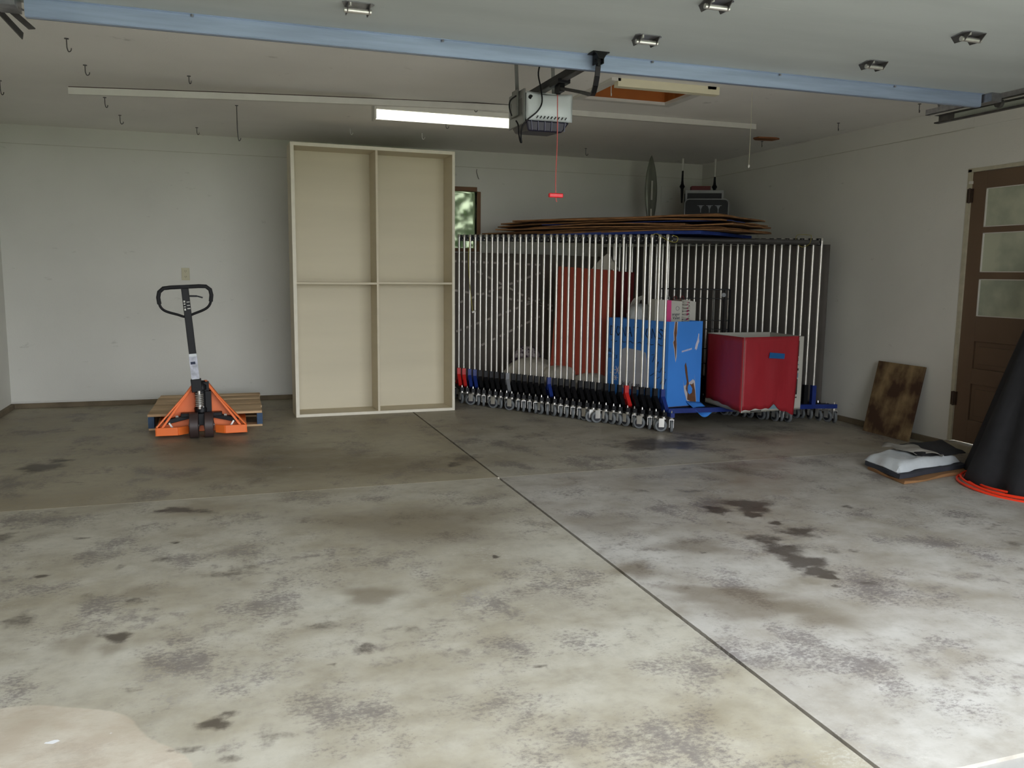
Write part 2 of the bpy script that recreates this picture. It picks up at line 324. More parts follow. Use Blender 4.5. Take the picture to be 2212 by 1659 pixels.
def stain_values(X, Y):
    def field(lst, base):
        v = np.full(X.shape, 0.0)
        for i, (cx, cy, a, b, st) in enumerate(lst):
            dx, dy = X-cx, Y-cy; u = dx*CY-dy*SY; w_ = dx*SY+dy*CY
            ang = np.arctan2(w_/b, u/a); wob = 1+.18*np.sin(3*ang+i)+.12*np.sin(5*ang+2.3*i)
            q = np.sqrt((u/a)**2+(w_/b)**2)/wob
            v = np.maximum(v, st*np.clip(1.3-q*.65, 0, 1)**1.3)
        return v
    dark = field(DARK, 0); brown = field(BROWN, 0); white = field(WHITE, 0)
    # pale patch, lower left of the slab
    dx, dy = X+.62, Y-2.22; u = dx*CY-dy*SY; w_ = dx*SY+dy*CY; ang = np.arctan2(w_, u)
    q = np.sqrt((u/.44)**2+(w_/.40)**2)/(1+.06*np.sin(4*ang+1)+.04*np.sin(7*ang))
    patch = np.clip(1.0-(q-1)*4, 0, 1)*.6
    # tyre-edge darkening either side of the joint
    dark = np.maximum(dark, .30*np.exp(-((X-JX)/.05)**2)*(Y < 7.6))
    return dark, patch, white, brown
M_FLOOR3 = floor_material('stained_dark_concrete', (144, 133, 110), (164, 156, 134), (180, 173, 154))
M_FLOOR4 = floor_material('stained_brown_concrete', (150, 142, 124), (172, 167, 152), (190, 185, 172))
def slab(x0, x1, y0, y1, mt=None):
    nx = max(2, int((x1-x0)/.02)); ny = max(2, int((y1-y0)/.02))
    xs = np.linspace(x0, x1, nx+1); ys = np.linspace(y0, y1, ny+1); X, Y = np.meshgrid(xs, ys)
    rs = np.random.RandomState(3)
    Xj = X.copy(); Yj = Y.copy()
    def rag(n, amp):
        t = np.cumsum(rs.randn(n)); t -= np.linspace(t[0], t[-1], n); return amp*(t/max(1, np.abs(t).max()))+amp*.5*rs.rand(n)
    if abs(x0-JX) < .02: Xj[:, 0] += np.abs(rag(ny+1, .0035))
    if abs(x1-JX) < .02: Xj[:, -1] -= np.abs(rag(ny+1, .0035))
    V = np.stack([Xj, Yj, np.zeros_like(X)], -1).reshape(-1, 3)
    i = np.arange(nx)[None, :]; j = np.arange(ny)[:, None]; a = j*(nx+1)+i
    Fc = np.stack([a, a+1, a+nx+2, a+nx+1], -1).reshape(-1, 4)
    # skirt
    ring = [k for k in range(nx+1)]+[k*(nx+1)+nx for k in range(1, ny+1)]+[ny*(nx+1)+k for k in range(nx-1, -1, -1)]+[k*(nx+1) for k in range(ny-1, 0, -1)]
    nv = len(V); low = V[ring].copy(); low[:, 2] = -.016; V = np.vstack([V, low]); m = len(ring)
    sk = [(ring[k], nv+k, nv+(k+1) % m, ring[(k+1) % m]) for k in range(m)]
    me = bpy.data.meshes.new('slab'); me.from_pydata(V.tolist(), [], Fc.tolist()+sk); me.materials.append(mt or M_FLOOR)
    d, p_, w_, b_ = stain_values(V[:, 0], V[:, 1])
    at = me.color_attributes.new('stain', 'FLOAT_COLOR', 'POINT')
    at.data.foreach_set('color', np.stack([d, p_, w_, b_], -1).astype(np.float32).ravel())
    me.update(); o = bpy.data.objects.new('slab', me); COL.objects.link(o); o.parent = fl
    return o
g = .0072
slab(XL-.1, JX-g, YF-.02, JY-.002); slab(JX+g, XR+.1, YF-.02, JY-.002, M_FLOOR2); slab(XL-.1, JX-g*.8, JY+.003, YB+.1, M_FLOOR3); slab(JX+g*.8, XR+.1, JY+.003, YB+.1, M_FLOOR4)
MB().box(XL-.1, 3.3, JY-.002, JY+.003, -.016, -.0002).build('joint_filler', mat('pale_joint_filler', (214, 206, 186), .9, var=.2, scale=20), fl)

# ---- walls
wb = MB()
WX0, WX1, WZ0, WZ1 = 1.60, 2.50, 1.50, 2.12
wb.box(XL-.15, WX0, YB, YB+.14, .045, H); wb.box(WX1, XR+.15, YB, YB+.14, .045, H); wb.box(WX0, WX1, YB, YB+.14, .045, WZ0); wb.box(WX0, WX1, YB, YB+.14, WZ1, H)
wback = struct(wb.build('wall_back', M_WALL), 'off-white scuffed drywall at the rear of the garage')
MB().box(XL, XR, YB-.004, YB, 2.37, H).build('drywall_strip', M_WALL, wback)
MB().box(XL, XR, YB-.008, YB, .045, .062).build('edge_bead', M_WHITE, wback)
wl = struct(MB().box(XL-.14, XL, YF, YB, .045, H).build('wall_left', M_WALL), 'off-white wall, a sliver at the left edge of the photo')
MB().box(XL, XL+.004, YF, YB, 2.37, H).build('drywall_strip', M_WALL, wl)
DY0, DY1, DZ1 = 3.98, 4.915, 2.058
wr = MB().box(XR, XR+.14, DY1, YB, .045, H).box(XR, XR+.14, YF, DY0, .045, H).box(XR, XR+.14, DY0, DY1, DZ1, H)
wright = struct(wr.build('wall_right', M_WALL), 'off-white wall with the brown side door')
MB().box(XR-.004, XR, DY1+.001, YB, 2.37, H).box(XR-.004, XR, YF, DY1, 2.37, H).build('drywall_strip', M_WALL, wright)
struct(MB().box(XL-.15, XR+.15, YB-.025, YB+.14, 0, .045).build('baseboard_back', M_CURB, bevel=.004), 'low brown concrete curb under the back wall')
struct(MB().box(XL-.15, XL+.03, YF, YB-.025, 0, .045).build('baseboard_left', M_CURB, bevel=.004))
struct(MB().box(XR-.03, XR+.15, DY1+.03, YB-.025, 0, .045).build('baseboard_right', M_CURB, bevel=.004), 'low concrete curb under the right wall')
# front wall around the open garage door, seen only from inside or outside
fw = MB().box(XL-.15, -.96, YF-.14, YF, 0, H+.1).box(4.02, XR+.15, YF-.14, YF, 0, H+.1).box(-.96, 4.02, YF-.14, YF, 2.16, H+.1)
struct(fw.build('wall_front', M_SIDING), 'front wall around the open garage door')
M_SEAM = mat('drywall_seam', (184, 181, 168), .8)
MB().box(XL, XR, YB-.0055, YB, 2.366, 2.370).build('drywall_seam', M_SEAM, wback)
MB().box(XR-.0055, XR, DY1, YB, 2.366, 2.370).build('drywall_seam', M_SEAM, wright)
# ---- ceiling with attic hatch hole
HX0, HX1, HY0, HY1 = 2.44, 3.08, 5.17, 5.70
ce = MB().box(XL-.15, HX0, YF-.14, YB+.14, H, H+.1).box(HX1, XR+.15, YF-.14, YB+.14, H, H+.1).box(HX0, HX1, YF-.14, HY0, H, H+.1).box(HX0, HX1, HY1, YB+.14, H, H+.1)
ceil = struct(ce.build('ceiling', M_CEIL), 'painted drywall ceiling with hooks and an attic hatch')
tr = MB().box(HX0-.065, HX0, HY0-.06, HY1+.06, H-.018, H).box(HX1, HX1+.065, HY0-.06, HY1+.06, H-.018, H).box(HX0, HX1, HY1, HY1+.06, H-.018, H)
struct(tr.build('trim_1', M_WHITE), 'off-white boards around the attic hatch')
struct(MB().box(HX0-.02, HX1+.09, HY0-.06, HY0, H-.05, H).build('trim_2', mat('cream_trim', (226, 220, 190), .5, var=.03)), 'cream board on the near side of the attic hatch')
ha = thing('attic_hatch', 'orange-brown plywood attic hatch lid recessed in the ceiling opening', 'hatch', (2.76, 5.435, H+.1))
MB().box(-.34, .34, -.29, .29, .09, .105).build('lid', M_PLY, ha)
MB().box(-.319, -.309, -.264, .264, -.098, .089).box(.309, .319, -.264, .264, -.098, .089).box(-.309, .309, .252, .264, -.098, .089).box(-.309, .309, -.264, -.252, -.098, .089).build('hatch_liner', M_PLY, ha)
# ---- drooping trim strip on the ceiling
pts = []
for i in range(41):
    t = i/40; x = -.93+5.13*t; z = H-.008-.104*max(0, 1-t/.62)**1.25
    pts.append((x, 6.2, z))
st = MB()
for i in range(40):
    a, b = pts[i], pts[i+1]
    st.hexa([(a[0], 6.185, a[2]-.036), (b[0], 6.185, b[2]-.036), (b[0], 6.222, b[2]-.036), (a[0], 6.222, a[2]-.036), (a[0], 6.185, a[2]+.006), (b[0], 6.185, b[2]+.006), (b[0], 6.222, b[2]+.006), (a[0], 6.222, a[2]+.006)])
struct(st.build('trim_3', M_WHITE), 'long thin white strip along the ceiling, its left end drooping')
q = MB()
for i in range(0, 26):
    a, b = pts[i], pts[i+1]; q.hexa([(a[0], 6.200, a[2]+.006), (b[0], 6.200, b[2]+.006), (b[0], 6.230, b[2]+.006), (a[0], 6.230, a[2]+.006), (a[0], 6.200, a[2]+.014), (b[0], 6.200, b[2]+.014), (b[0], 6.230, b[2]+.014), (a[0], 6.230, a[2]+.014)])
q.build('gap_shade', mat('maroon_gap_shade', (70, 44, 44), .8), bpy.data.objects['trim_3'])  # dark maroon lath stands in for the shadow between strip and ceiling
# ---- outside
dr = struct(MB().box(-4, 8, -9, YF-.02, -.16, -.012).build('driveway', M_DRIVE), 'pale concrete driveway')
struct(MB().box(-30, 30, -40, 40, -.30, -.165).build('lawn', M_GRASS), 'green lawn around the garage')
struct(MB().box(-4.6, -2.1, -7.5, YF-.14, -.2, 4.2).build('sky_blocker', M_EXT), 'dark block added left of the driveway to hold back sky light')  # unseen block added outside to cut sky light reaching the right wall
struct(MB().box(-4.6, XR+.6, YF-.5, YB+.6, H+.12, H+.3).build('trim_5', M_EXT), 'roof over the garage')
# ---- window_1 in the back wall
wn = MB().box(WX0, WX1, YB-.02, YB+.1, WZ0, WZ0+.035).box(WX0, WX1, YB-.02, YB+.1, WZ1, WZ1+.045).box(WX0-.04, WX0, YB-.02, YB+.1, WZ0, WZ1+.045).box(WX1, WX1+.04, YB-.02, YB+.1, WZ0, WZ1)
# sit the frame just proud of the drywall
win = struct(wn.build('window_1', M_WINBR, bevel=.003), 'small window with a brown wooden frame and crumpled plastic film')
mf = bpy.data.materials.new('window_film'); mf.use_nodes = True; n = mf.node_tree.nodes; l = mf.node_tree.links; b = n['Principled BSDF']
b.inputs['Base Color'].default_value = lin((140, 150, 122)); b.inputs['Roughness'].default_value = .3; b.inputs['Transmission Weight'].default_value = .7; b.inputs['IOR'].default_value = 1.08
tcn = n.new('ShaderNodeTexCoord'); no = n.new('ShaderNodeTexNoise'); no.inputs['Scale'].default_value = 7; no.inputs['Distortion'].default_value = 2; l.new(tcn.outputs['Object'], no.inputs[0])
bp = n.new('ShaderNodeBump'); bp.inputs['Strength'].default_value = .6; l.new(no.outputs[0], bp.inputs['Height']); l.new(bp.outputs[0], b.inputs['Normal'])
def film(u, v): return (WX0+u*(WX1-WX0), YB+.035+.012*math.sin(9*u+4*v)*math.sin(7*v+2*u)+.006*math.sin(23*u-9*v), WZ0+.035+v*(WZ1-WZ0-.035))
MB().grid(film, 30, 24).build('plastic_film', mf, win, smooth=True, solid=.002)
MB().box(2.18, 2.21, YB+.06, YB+.09, WZ0, WZ1).build('mullion', M_WINBR, win)
hd = MB(); rs = random.Random(5)
for i in range(9000):
    c = Vector((rs.uniform(.2, 5.2), YB+1.4+rs.uniform(-.35, .5), rs.uniform(0, 3.4))); a = Vector((rs.uniform(-1, 1), rs.uniform(-1, 1), rs.uniform(-1, 1))).normalized()*.07; e = a.cross(Vector((rs.uniform(-1, 1), rs.uniform(-1, 1), rs.uniform(-1, 1)))).normalized()*.035
    hd.add([c-a, c+e, c+a, c-e], [(0, 1, 2, 3)])
hedge = tag(hd.build('hedge', M_LEAF), 'green foliage outside the small back window', 'hedge'); hedge['kind'] = 'stuff'

# ---- door_1: brown side door on the right wall
door = struct(MB().box(XR+.02, XR+.06, DY0+.01, DY1-.012, .06, .07).build('door_1', M_BROWN), 'brown side door with three obscured glass panes over two recessed panels')
fx0, fx1 = XR+.012, XR+.05
lay = MB()
SY0, SY1 = DY0+.135, 4.775            # glass span in y
zz = [.06, .235, .505, .62, .82, 1.005, 1.275, 1.325, 1.607, 1.649, 1.925, DZ1-.01]
lay.box(fx0, fx1, DY0+.01, SY0, .06, DZ1-.01); lay.box(fx0, fx1, SY1, DY1-.012, .06, DZ1-.01)
for a, c in ((.06, .235), (.505, .62), (.82, 1.005), (1.275, 1.325), (1.607, 1.649), (1.925, DZ1-.01)): lay.box(fx0, fx1, SY0, SY1, a, c)
lay.build('door_leaf', M_BROWN, door, bevel=.002)
for a, c in ((.235, .505), (.62, .82)):
    MB().box(fx0+.014, fx1-.005, SY0, SY1, a, c).box(fx0+.004, fx0+.02, SY0+.04, SY1-.04, a+.035, c-.035).build('recessed_panel', M_BROWN, door, bevel=.003)
for a, c in ((1.005, 1.275), (1.325, 1.607), (1.649, 1.925)):
    o = MB().box(fx0+.010, fx0+.020, SY0, SY1, a, c).build('glass_pane', M_GLASSY, door)
    MB().box(fx0-.002, fx0+.012, SY0, SY0+.006, a, c).box(fx0-.002, fx0+.012, SY1-.006, SY1, a, c).box(fx0-.002, fx0+.012, SY0, SY1, a, a+.006).box(fx0-.002, fx0+.012, SY0, SY1, c-.006, c).build('glazing_bead', M_WHITE, o)
MB().box(XR-.004, XR+.03, DY1-.014, DY1+.018, .055, DZ1+.01).box(XR-.004, XR+.03, DY0-.03, DY1+.018, DZ1-.008, DZ1+.018).build('door_frame', mat('chipped_frame_paint', (178, 172, 150), .6, var=.08, scale=20), door)
MB().box(XR-.05, XR+.06, DY0, DY1+.03, .0, .05).build('door_sill', mat('sill_concrete', (150, 142, 122), .85, var=.15, scale=8), door, bevel=.004)
for z in (1.83, .33): MB().box(XR-.006, XR+.016, DY1-.03, DY1+.012, z, z+.10).cyl((XR-.008, DY1-.012, z-.004), (XR-.008, DY1-.012, z+.104), .007, 8).build('door_hinge', mat('dull_brown_metal', (74, 60, 50), .5, metal=.5), door)
MB().box(XR-.01, XR+.02, DY1-.02, DY1+.0, 1.965, 1.985).build('closer_stub', M_WHITE, door)

# ================================================================== THINGS
# ---- overhead garage door, rolled up under the ceiling
GX0, GX1, GZ = -.72, 3.96, 2.266
gd = thing('garage_door', 'pale grey sectional garage door rolled up overhead', 'garage door', (0, 0, 0))
yb = [3.73, 3.315, 2.81, 2.27, 1.73]
for a, c in zip(yb[:-1], yb[1:]):
    MB().box(GX0, GX1, c, a, GZ, GZ+.04).build('door_section', M_DOORP, gd, bevel=.0006)
st = MB().box(GX0+.04, GX1-.07, 3.655, 3.660, GZ-.064, GZ).box(GX0+.04, GX1-.07, 3.66, 3.69, GZ-.066, GZ-.061).box(GX0+.04, GX1-.07, 3.685, 3.69, GZ-.066, GZ).box(GX0+.04, GX1-.07, 3.640, 3.66, GZ-.003, GZ-.0005)
sr = st.build('strut', M_GALV, gd)
for x in (-.1, .9, 1.9, 2.6, 3.3): MB().cyl((x, 3.648, GZ-.003), (x, 3.648, GZ-.012), .006, 8).build('strut_screw', M_STEEL, sr)
def hinge(x, y):
    h = MB().prism([(-.045, -.045), (.045, -.045), (.06, -.03), (.035, .055), (-.035, .055), (-.06, -.03)], .004).build('hinge', M_STEEL, gd); h.location = (x, y, GZ-.004)
    MB().prism([(-.05, 0), (-.02, -.028), (.03, -.028), (.05, 0)], .003, frame((-.04, -.0, 0), (0, 1, 0), (0, 0, 1))).prism([(-.05, 0), (-.02, -.028), (.03, -.028), (.05, 0)], .003, frame((.04, 0, 0), (0, 1, 0), (0, 0, 1))).build('hinge_cheek', M_DKSTEEL, h)
    MB().cyl((-.05, -.012, -.02), (.05, -.012, -.02), .010, 10).build('hinge_barrel', M_CHROME, h, smooth=True)
    MB().cyl((0, .035, 0), (0, .035, -.012), .008, 6).cyl((-.03, -.035, 0), (-.03, -.035, -.01), .006, 6).build('hinge_bolt', M_CHROME, h)
for x in (.49, 1.69, 2.865): hinge(x, 3.315)
for x in (.5, 1.71, 2.895): hinge(x, 2.81)
# opener bracket on the door (top of the arm)
ob = MB().box(1.572, 1.652, 3.585, 3.65, GZ-.005, GZ).box(1.596, 1.601, 3.59, 3.645, GZ-.05, GZ-.005).box(1.623, 1.628, 3.59, 3.645, GZ-.05, GZ-.005).cyl((1.590, 3.612, GZ-.035), (1.634, 3.612, GZ-.035), .006, 8).prism([(-.012, -.03), (.012, -.03), (.030, .0), (-.030, .0)], .006, frame((1.612, 3.588, GZ-.002), (1, 0, 0), (0, 0, 1)))
ob.build('arm_bracket', M_BLACK, gd)
# corner brackets and rollers at both ends of the top section
for x, sgn in ((GX1-.06, 1), (GX0+.02, -1)):
    k = MB().box(min(x, x+sgn*.07), max(x, x+sgn*.07), 3.60, 3.72, GZ-.045, GZ-.0).beam((x, 3.70, GZ-.03), (x+sgn*.10, 3.74, GZ-.02), .04, .006).build('corner_bracket', M_STEEL, gd)
    MB().cyl((x, 3.67, GZ-.035), (x+sgn*.16, 3.67, GZ-.035), .006, 8).cyl((x+sgn*.12, 3.67, GZ-.035), (x+sgn*.145, 3.67, GZ-.035), .023, 14).build('roller', M_DKSTEEL, k)
# ---- tracks
tk = thing('door_track', 'galvanised garage door track under the ceiling at the right wall', 'track', (4.10, 0, 2.235))
MB().box(.016, .018, YF+.05, 4.17, -.028, .016).box(-.018, .018, YF+.05, 4.17, -.030, -.028).box(-.018, .018, YF+.05, 4.17, .016, .018).box(-.018, -.016, YF+.05, 4.17, -.030, -.022).build('rail', M_DKSTEEL, tk)
MB().box(.0135, .0155, 3.4, 4.05, -.024, .012).build('pale_web', mat('pale_track_web', (176, 182, 170), .5, var=.1), tk)  # paler strip along part of the inner track web
MB().box(.0, .03, 3.2, 4.26, .034, .037).box(.0, .003, 3.2, 4.26, .034, .068).build('perforated_angle', M_STEEL, tk)
MB().beam((.015, 4.15, .04), (.015, 4.15, H-2.235), .03, .003).beam((.015, 4.15, .04), (.14, 4.35, H-2.235), .03, .003).build('hanger_strap', M_STEEL, tk)
tk2 = thing('door_track', 'galvanised garage door track end and hanger at the top left corner', 'track', (-.86, 0, 2.235))
MB().box(.026, .028, YF+.05, 3.90, -.03, .03).box(-.004, .028, YF+.05, 3.90, -.032, -.030).box(-.004, .028, YF+.05, 3.90, .030, .032).build('rail', M_GALV, tk2)
MB().beam((.045, 3.70, .035), (.135, 3.84, -.065), .035, .004, up=(1, 0, 0)).beam((.085, 3.72, .03), (.165, 3.86, -.03), .03, .004, up=(0, 0, 1)).build('angle_bracket', M_DKSTEEL, tk2)
MB().beam((-.01, 3.7, .04), (-.01, 3.7, H-2.235), .03, .003).build('hanger_strap', M_STEEL, tk2)

# ---- garage door opener
OX, OY, OZ = 1.80, 4.86, 2.315
op = thing('garage_door_opener', 'white ceiling-mounted garage door opener motor with black rail and arm', 'door opener', (OX, OY, OZ))
def shell(u, v):      # front cover, softly bulged
    x = -.14+.285*u; z = -.155+.16*v; y = -.135-.03*math.sin(math.pi*u)**.5*math.sin(math.pi*min(1, max(0, v)))**.5
    return (x, y, z+.012*math.sin(math.pi*u)*(-1 if v > .5 else 0)*(v-.5)*2)
body = MB().grid(shell, 14, 10)
o0 = MB().box(-.14, .145, -.135, .15, -.155, .005).build('motor_cover', M_OPEN, op, bevel=.018)
MB().grid(shell, 14, 10).build('front_bulge', M_OPEN, o0, smooth=True, solid=.004)
MB().cyl((-.118, -.150, -.03), (-.118, -.140, -.03), .013, 12).build('indicator_hole', M_BLACK, o0)
for k in range(9):
    MB().beam((-.085+.022*k, -.160, -.148), (-.075+.022*k, -.160, -.134), .005, .004, up=(0, 1, 0)).build('vent_slot', M_BLACK, o0)
MB().hexa([(-.12, -.12, -.215), (.09, -.12, -.215), (.09, .12, -.2), (-.12, .12, -.2), (-.14, -.14, -.156), (.13, -.14, -.156), (.13, .14, -.156), (-.14, .14, -.156)]).build('light_lens', M_LENS, op, bevel=.008)
for k in range(6): MB().beam((-.10+.04*k, -.128, -.21), (-.11+.042*k, -.143, -.158), .005, .003, up=(0, 1, 0)).build('lens_rib', mat('lens_rib', (60, 60, 88), .3), op)
MB().box(-.155, -.142, -.13, .14, -.175, .02).box(-.168, -.155, -.05, .05, -.12, .03).build('side_plate', M_OPENG, op, bevel=.004)
MB().box(-.157, -.154, -.10, .10, -.12, -.03).build('rating_plate', mat('dull_label', (88, 88, 82), .5), op)
rl = MB().box(-.06, -.02, -3.2, .06, .008, .044).build('rail', M_BLACK, op)
MB().box(-.058, -.022, -2.0, .0, .002, .009).build('drive_chain', M_DKSTEEL, op)
MB().box(-.08, .10, -.02, .04, .004, .012).build('rail_clamp', M_DKSTEEL, op)
tro = MB().box(-.075, -.005, -.47, -.33, -.012, .012).cyl((-.04, -.38, -.01), (-.04, -.38, -.055), .014, 8).box(-.055, -.025, -.44, -.36, -.05, -.01).build('trolley', M_BLACK, op, bevel=.003)
arm = [(-.04, -.42, -.03), (-.07, -.64, -.085), (-.10, -.86, -.140), (-.140, -1.05, -.190), (-.158, -1.12, -.203), (-.172, -1.165, -.200), (-.180, -1.20, -.180), (-.184, -1.225, -.145), (-.187, -1.24, -.105), (-.188, -1.245, -.06)]
am = MB()
for a, c in zip(arm[:-1], arm[1:]): am.beam(a, c, .012, .028, up=(1, 0, .0)) if False else am.beam(a, c, .022, .014)
am.build('arm', M_BLACK, op)
for s_ in (-.13, .10): MB().beam((s_-.02, .0, .015), (s_-.03, .0, H-OZ), .022, .003, up=(0, 1, 0)).build('hanger_strap', M_OPENG, op)
def wire(nm, P, r=.0045, m=M_BLACK, parent=None, n=6, k=6):
    # catmull-rom smoothing
    P = [Vector(q) for q in P]; out = []
    for i in range(len(P)-1):
        p0 = P[max(i-1, 0)]; p1 = P[i]; p2 = P[i+1]; p3 = P[min(i+2, len(P)-1)]
        for t in [j/k for j in range(k)]:
            out.append(.5*((2*p1)+(p2-p0)*t+(2*p0-5*p1+4*p2-p3)*t*t+(3*p1-p0-3*p2+p3)*t**3))
    out.append(P[-1])
    return MB().tube(out, r, n).build(nm, m, parent, smooth=True)
wire('power_cable', [(-.06, -.18, .20), (-.085, -.18, .10), (-.07, -.18, .02), (-.062, -.185, -.06), (-.09, -.185, -.115), (-.14, -.16, -.16), (-.165, -.14, -.2), (-.172, -.14, -.25), (-.168, -.14, -.285), (-.176, -.14, -.28), (-.185, -.14, -.24), (-.19, -.14, -.19), (-.20, -.13, -.165)], parent=op)
wire('antenna_cable', [(-.19, -.1, -.02), (-.225, -.1, -.05), (-.23, -.1, -.09), (-.215, -.1, -.135)], parent=op)
hr = thing('release_handle', 'red emergency release handle hanging on a red cord', 'pull handle', (1.76, 4.49, 1.715))
wire('cord', [(0, 0, .545), (.003, 0, .3), (-.002, 0, .1), (0, 0, 0), (.003, 0, -.025), (.008, 0, -.035)], .0028, M_ROPE, hr)
MB().box(-.042, .042, -.012, .012, -.012, .012).build('handle', M_REDPL, hr, bevel=.005)

# ---- fluorescent fixture
fx = thing('fluorescent_light', 'lit white fluorescent tube fixture on the ceiling beside the door opener', 'light fixture', (1.70, 6.56, H))
MB().box(-.61, .61, -.065, .065, -.045, 0).build('housing', M_WHITE, fx, bevel=.006)
MB().box(-.622, -.606, -.07, .07, -.115, -.0).build('end_cap', M_WHITE, fx, bevel=.004)
MB().box(.606, .622, -.07, .07, -.115, -.0).build('end_cap', M_WHITE, fx, bevel=.004)
prof = [(-.055, -.045), (-.06, -.07), (-.05, -.095), (-.02, -.105), (.02, -.105), (.05, -.095), (.06, -.07), (.055, -.045)]
MB().prism(prof, 1.21, frame((-.605, 0, 0), (0, 1, 0), (0, 0, 1))).build('lens', M_TUBE, fx, smooth=True)
ps = thing('pull_string', 'thin pale string with a white knob hanging from the ceiling', 'pull string', (3.465, 5.17, 2.04))
wire('string', [(0, 0, .49), (.002, 0, .25), (0, 0, 0)], .0018, M_STRING, ps); MB().lathe([(.002, .008), (.007, .003), (.007, -.008), (.003, -.014)], 10).build('knob', M_WHITE, ps, smooth=True)
tag(MB().prism([(-.11, -.05), (.06, -.075), (.12, -.04), (.11, .06), (-.06, .08), (-.12, .02)], .012, Matrix.Translation((4.71, 6.78, H-.012))).build('wood_patch', mat('raw_brown_wood', (134, 84, 48), .7, var=.15, scale=8)), 'small brown wooden plate fixed to the ceiling near the right wall', 'wood plate')

# ---- ceiling hooks
def hook(x, y, ln, lab, m=M_STEEL, big=False, rz=0):
    t = thing('ceiling_hook', lab, 'hook', (x, y, H), rz)
    wire('hook_wire', [(0, 0, 0), (0, 0, -ln*.5), (.001, 0, -ln*.75), (.008, 0, -ln), (.02, 0, -ln+.004), (.024, 0, -ln+.018)], .003 if not big else .0035, m, t)
    MB().cyl((0, 0, -.004), (0, 0, 0), .012, 10).build('hook_flange', m, t)
HK = [(-.80, 5.36, .07, 'steel ceiling hook just below the left end of the door strut'), (-1.42, 6.7, .09, 'steel hook on the ceiling at the far left edge'),
 (-.80, 6.00, .06, 'steel ceiling hook above the left end of the drooping strip'), (-.82, 7.05, .07, 'steel hook on the ceiling behind the left end of the drooping strip, nearest it'),
 (-.80, 7.80, .07, 'steel hook on the ceiling nearest the back wall on the left'), (-.22, 8.2, .06, 'steel hook on the ceiling near the back wall above the wall outlet'),
 (-.20, 6.08, .05, 'tiny hook beside the dark gap of the drooping strip'), (1.07, 7.75, .05, 'tiny white hook on the ceiling before the left half of the shelf unit'),
 (1.72, 7.75, .05, 'tiny white hook on the ceiling before the right half of the shelf unit'), (1.78, 7.10, .05, 'small hook just behind the middle of the lit fixture'),
 (1.80, 6.30, .05, 'small hook on the ceiling above the lit fixture'), (2.40, 7.05, .05, 'small white clip hook behind the opener motor'),
 (3.45, 8.0, .07, 'dark hook on the ceiling near the back wall, right of the red handle'), (2.46, 5.30, .07, 'white hook at the left corner of the attic hatch'),
 (4.80, 5.05, .06, 'steel hook on the ceiling nearest the right door track'), (4.79, 5.9, .06, 'steel hook between the track and the brown wooden plate'),
 (4.79, 6.95, .05, 'steel hook right beside the brown wooden plate')]
for i, (x, y, ln, lab) in enumerate(HK): hook(x, y, ln, lab, M_WHITE if 'white' in lab else M_DKSTEEL, rz=rs.uniform(-1, 1))
hook(.105, 7.0, .26, 'long thin wire hook hanging from the ceiling left of the shelf unit', M_DKSTEEL, True)
wall_hook = thing('wall_hook', 'bent dark wire hanging on the back wall above the small window', 'hook', (2.50, YB-.004, 2.27))
wire('hook_wire', [(0, 0, .08), (-.005, -.01, .05), (.008, -.015, 0), (.02, -.01, -.02)], .003, M_DKSTEEL, wall_hook)

# ---- wall outlet
ol = thing('wall_outlet', 'ivory duplex power outlet on the back wall above the pallet jack', 'outlet', (-.38, YB, 1.236))
MB().box(-.036, .036, -.007, 0, -.058, .058).build('cover_plate', M_OUTLET, ol, bevel=.003)
for z in (-.026, .026):
    q = MB().lathe([(.016, 0), (.016, .003)], 16, frame((0, -.007, z), (1, 0, 0), (0, 0, 1))).build('socket', M_OUTLET, ol)
    MB().box(-.008, -.005, -.011, -.0095, z-.002, z+.008).box(.005, .008, -.011, -.0095, z-.002, z+.008).box(-.002, .002, -.011, -.0095, z-.011, z-.007).build('slot', M_BLACK, q)

# ---- leaning shelf unit
CW, CHT, CD = 1.447, 2.362, .30
cab = thing('shelf_unit', 'tall cream wooden shelf unit with four empty cells, left of the racks', 'shelf unit', (.533, 7.506, 0))
lean = R(.4)
Tm = Matrix.Rotation(-lean, 4, 'X')
Tm = Matrix.Rotation(R(1.5), 4, 'Z') @ Tm
th = .02
W2 = CW
def cpart(nm, m, *bx):
    q = MB()
    for b_ in bx: q.box(*b_)
    o = q.build(nm, m, cab, bevel=.0015); o.matrix_local = Tm; return o
cpart('side_panel', M_CREAM, (0, .03, 0, CD, 0, CHT)); cpart('side_panel', M_CREAM, (W2-.025, W2, 0, CD, 0, CHT))
cpart('top_panel', M_CREAM, (.03, W2-.025, 0, CD, CHT-.03, CHT)); cpart('bottom_panel', M_CREAM, (.03, W2-.025, 0, CD, 0, .025))
cpart('divider', M_CREAM, (.725, .745, .004, CD-.01, .025, CHT-.03))
cpart('shelf', M_CREAM, (.03, .725, .006, CD-.01, 1.165, 1.183)); cpart('shelf', M_CREAM, (.745, W2-.025, .006, CD-.01, 1.17, 1.188))
cpart('back_panel', M_CREAMF, (.03, W2-.025, CD-.01, CD, .025, CHT-.03))
cpart('edge_banding', M_EDGE, (0, .03, -.002, 0, 0, CHT), (W2-.025, W2, -.002, 0, 0, CHT), (.03, W2-.025, -.002, 0, CHT-.03, CHT), (.03, W2-.025, -.002, 0, 0, .025))
cab.children[-1]['label'] = 'paler front edges with chipped paint'

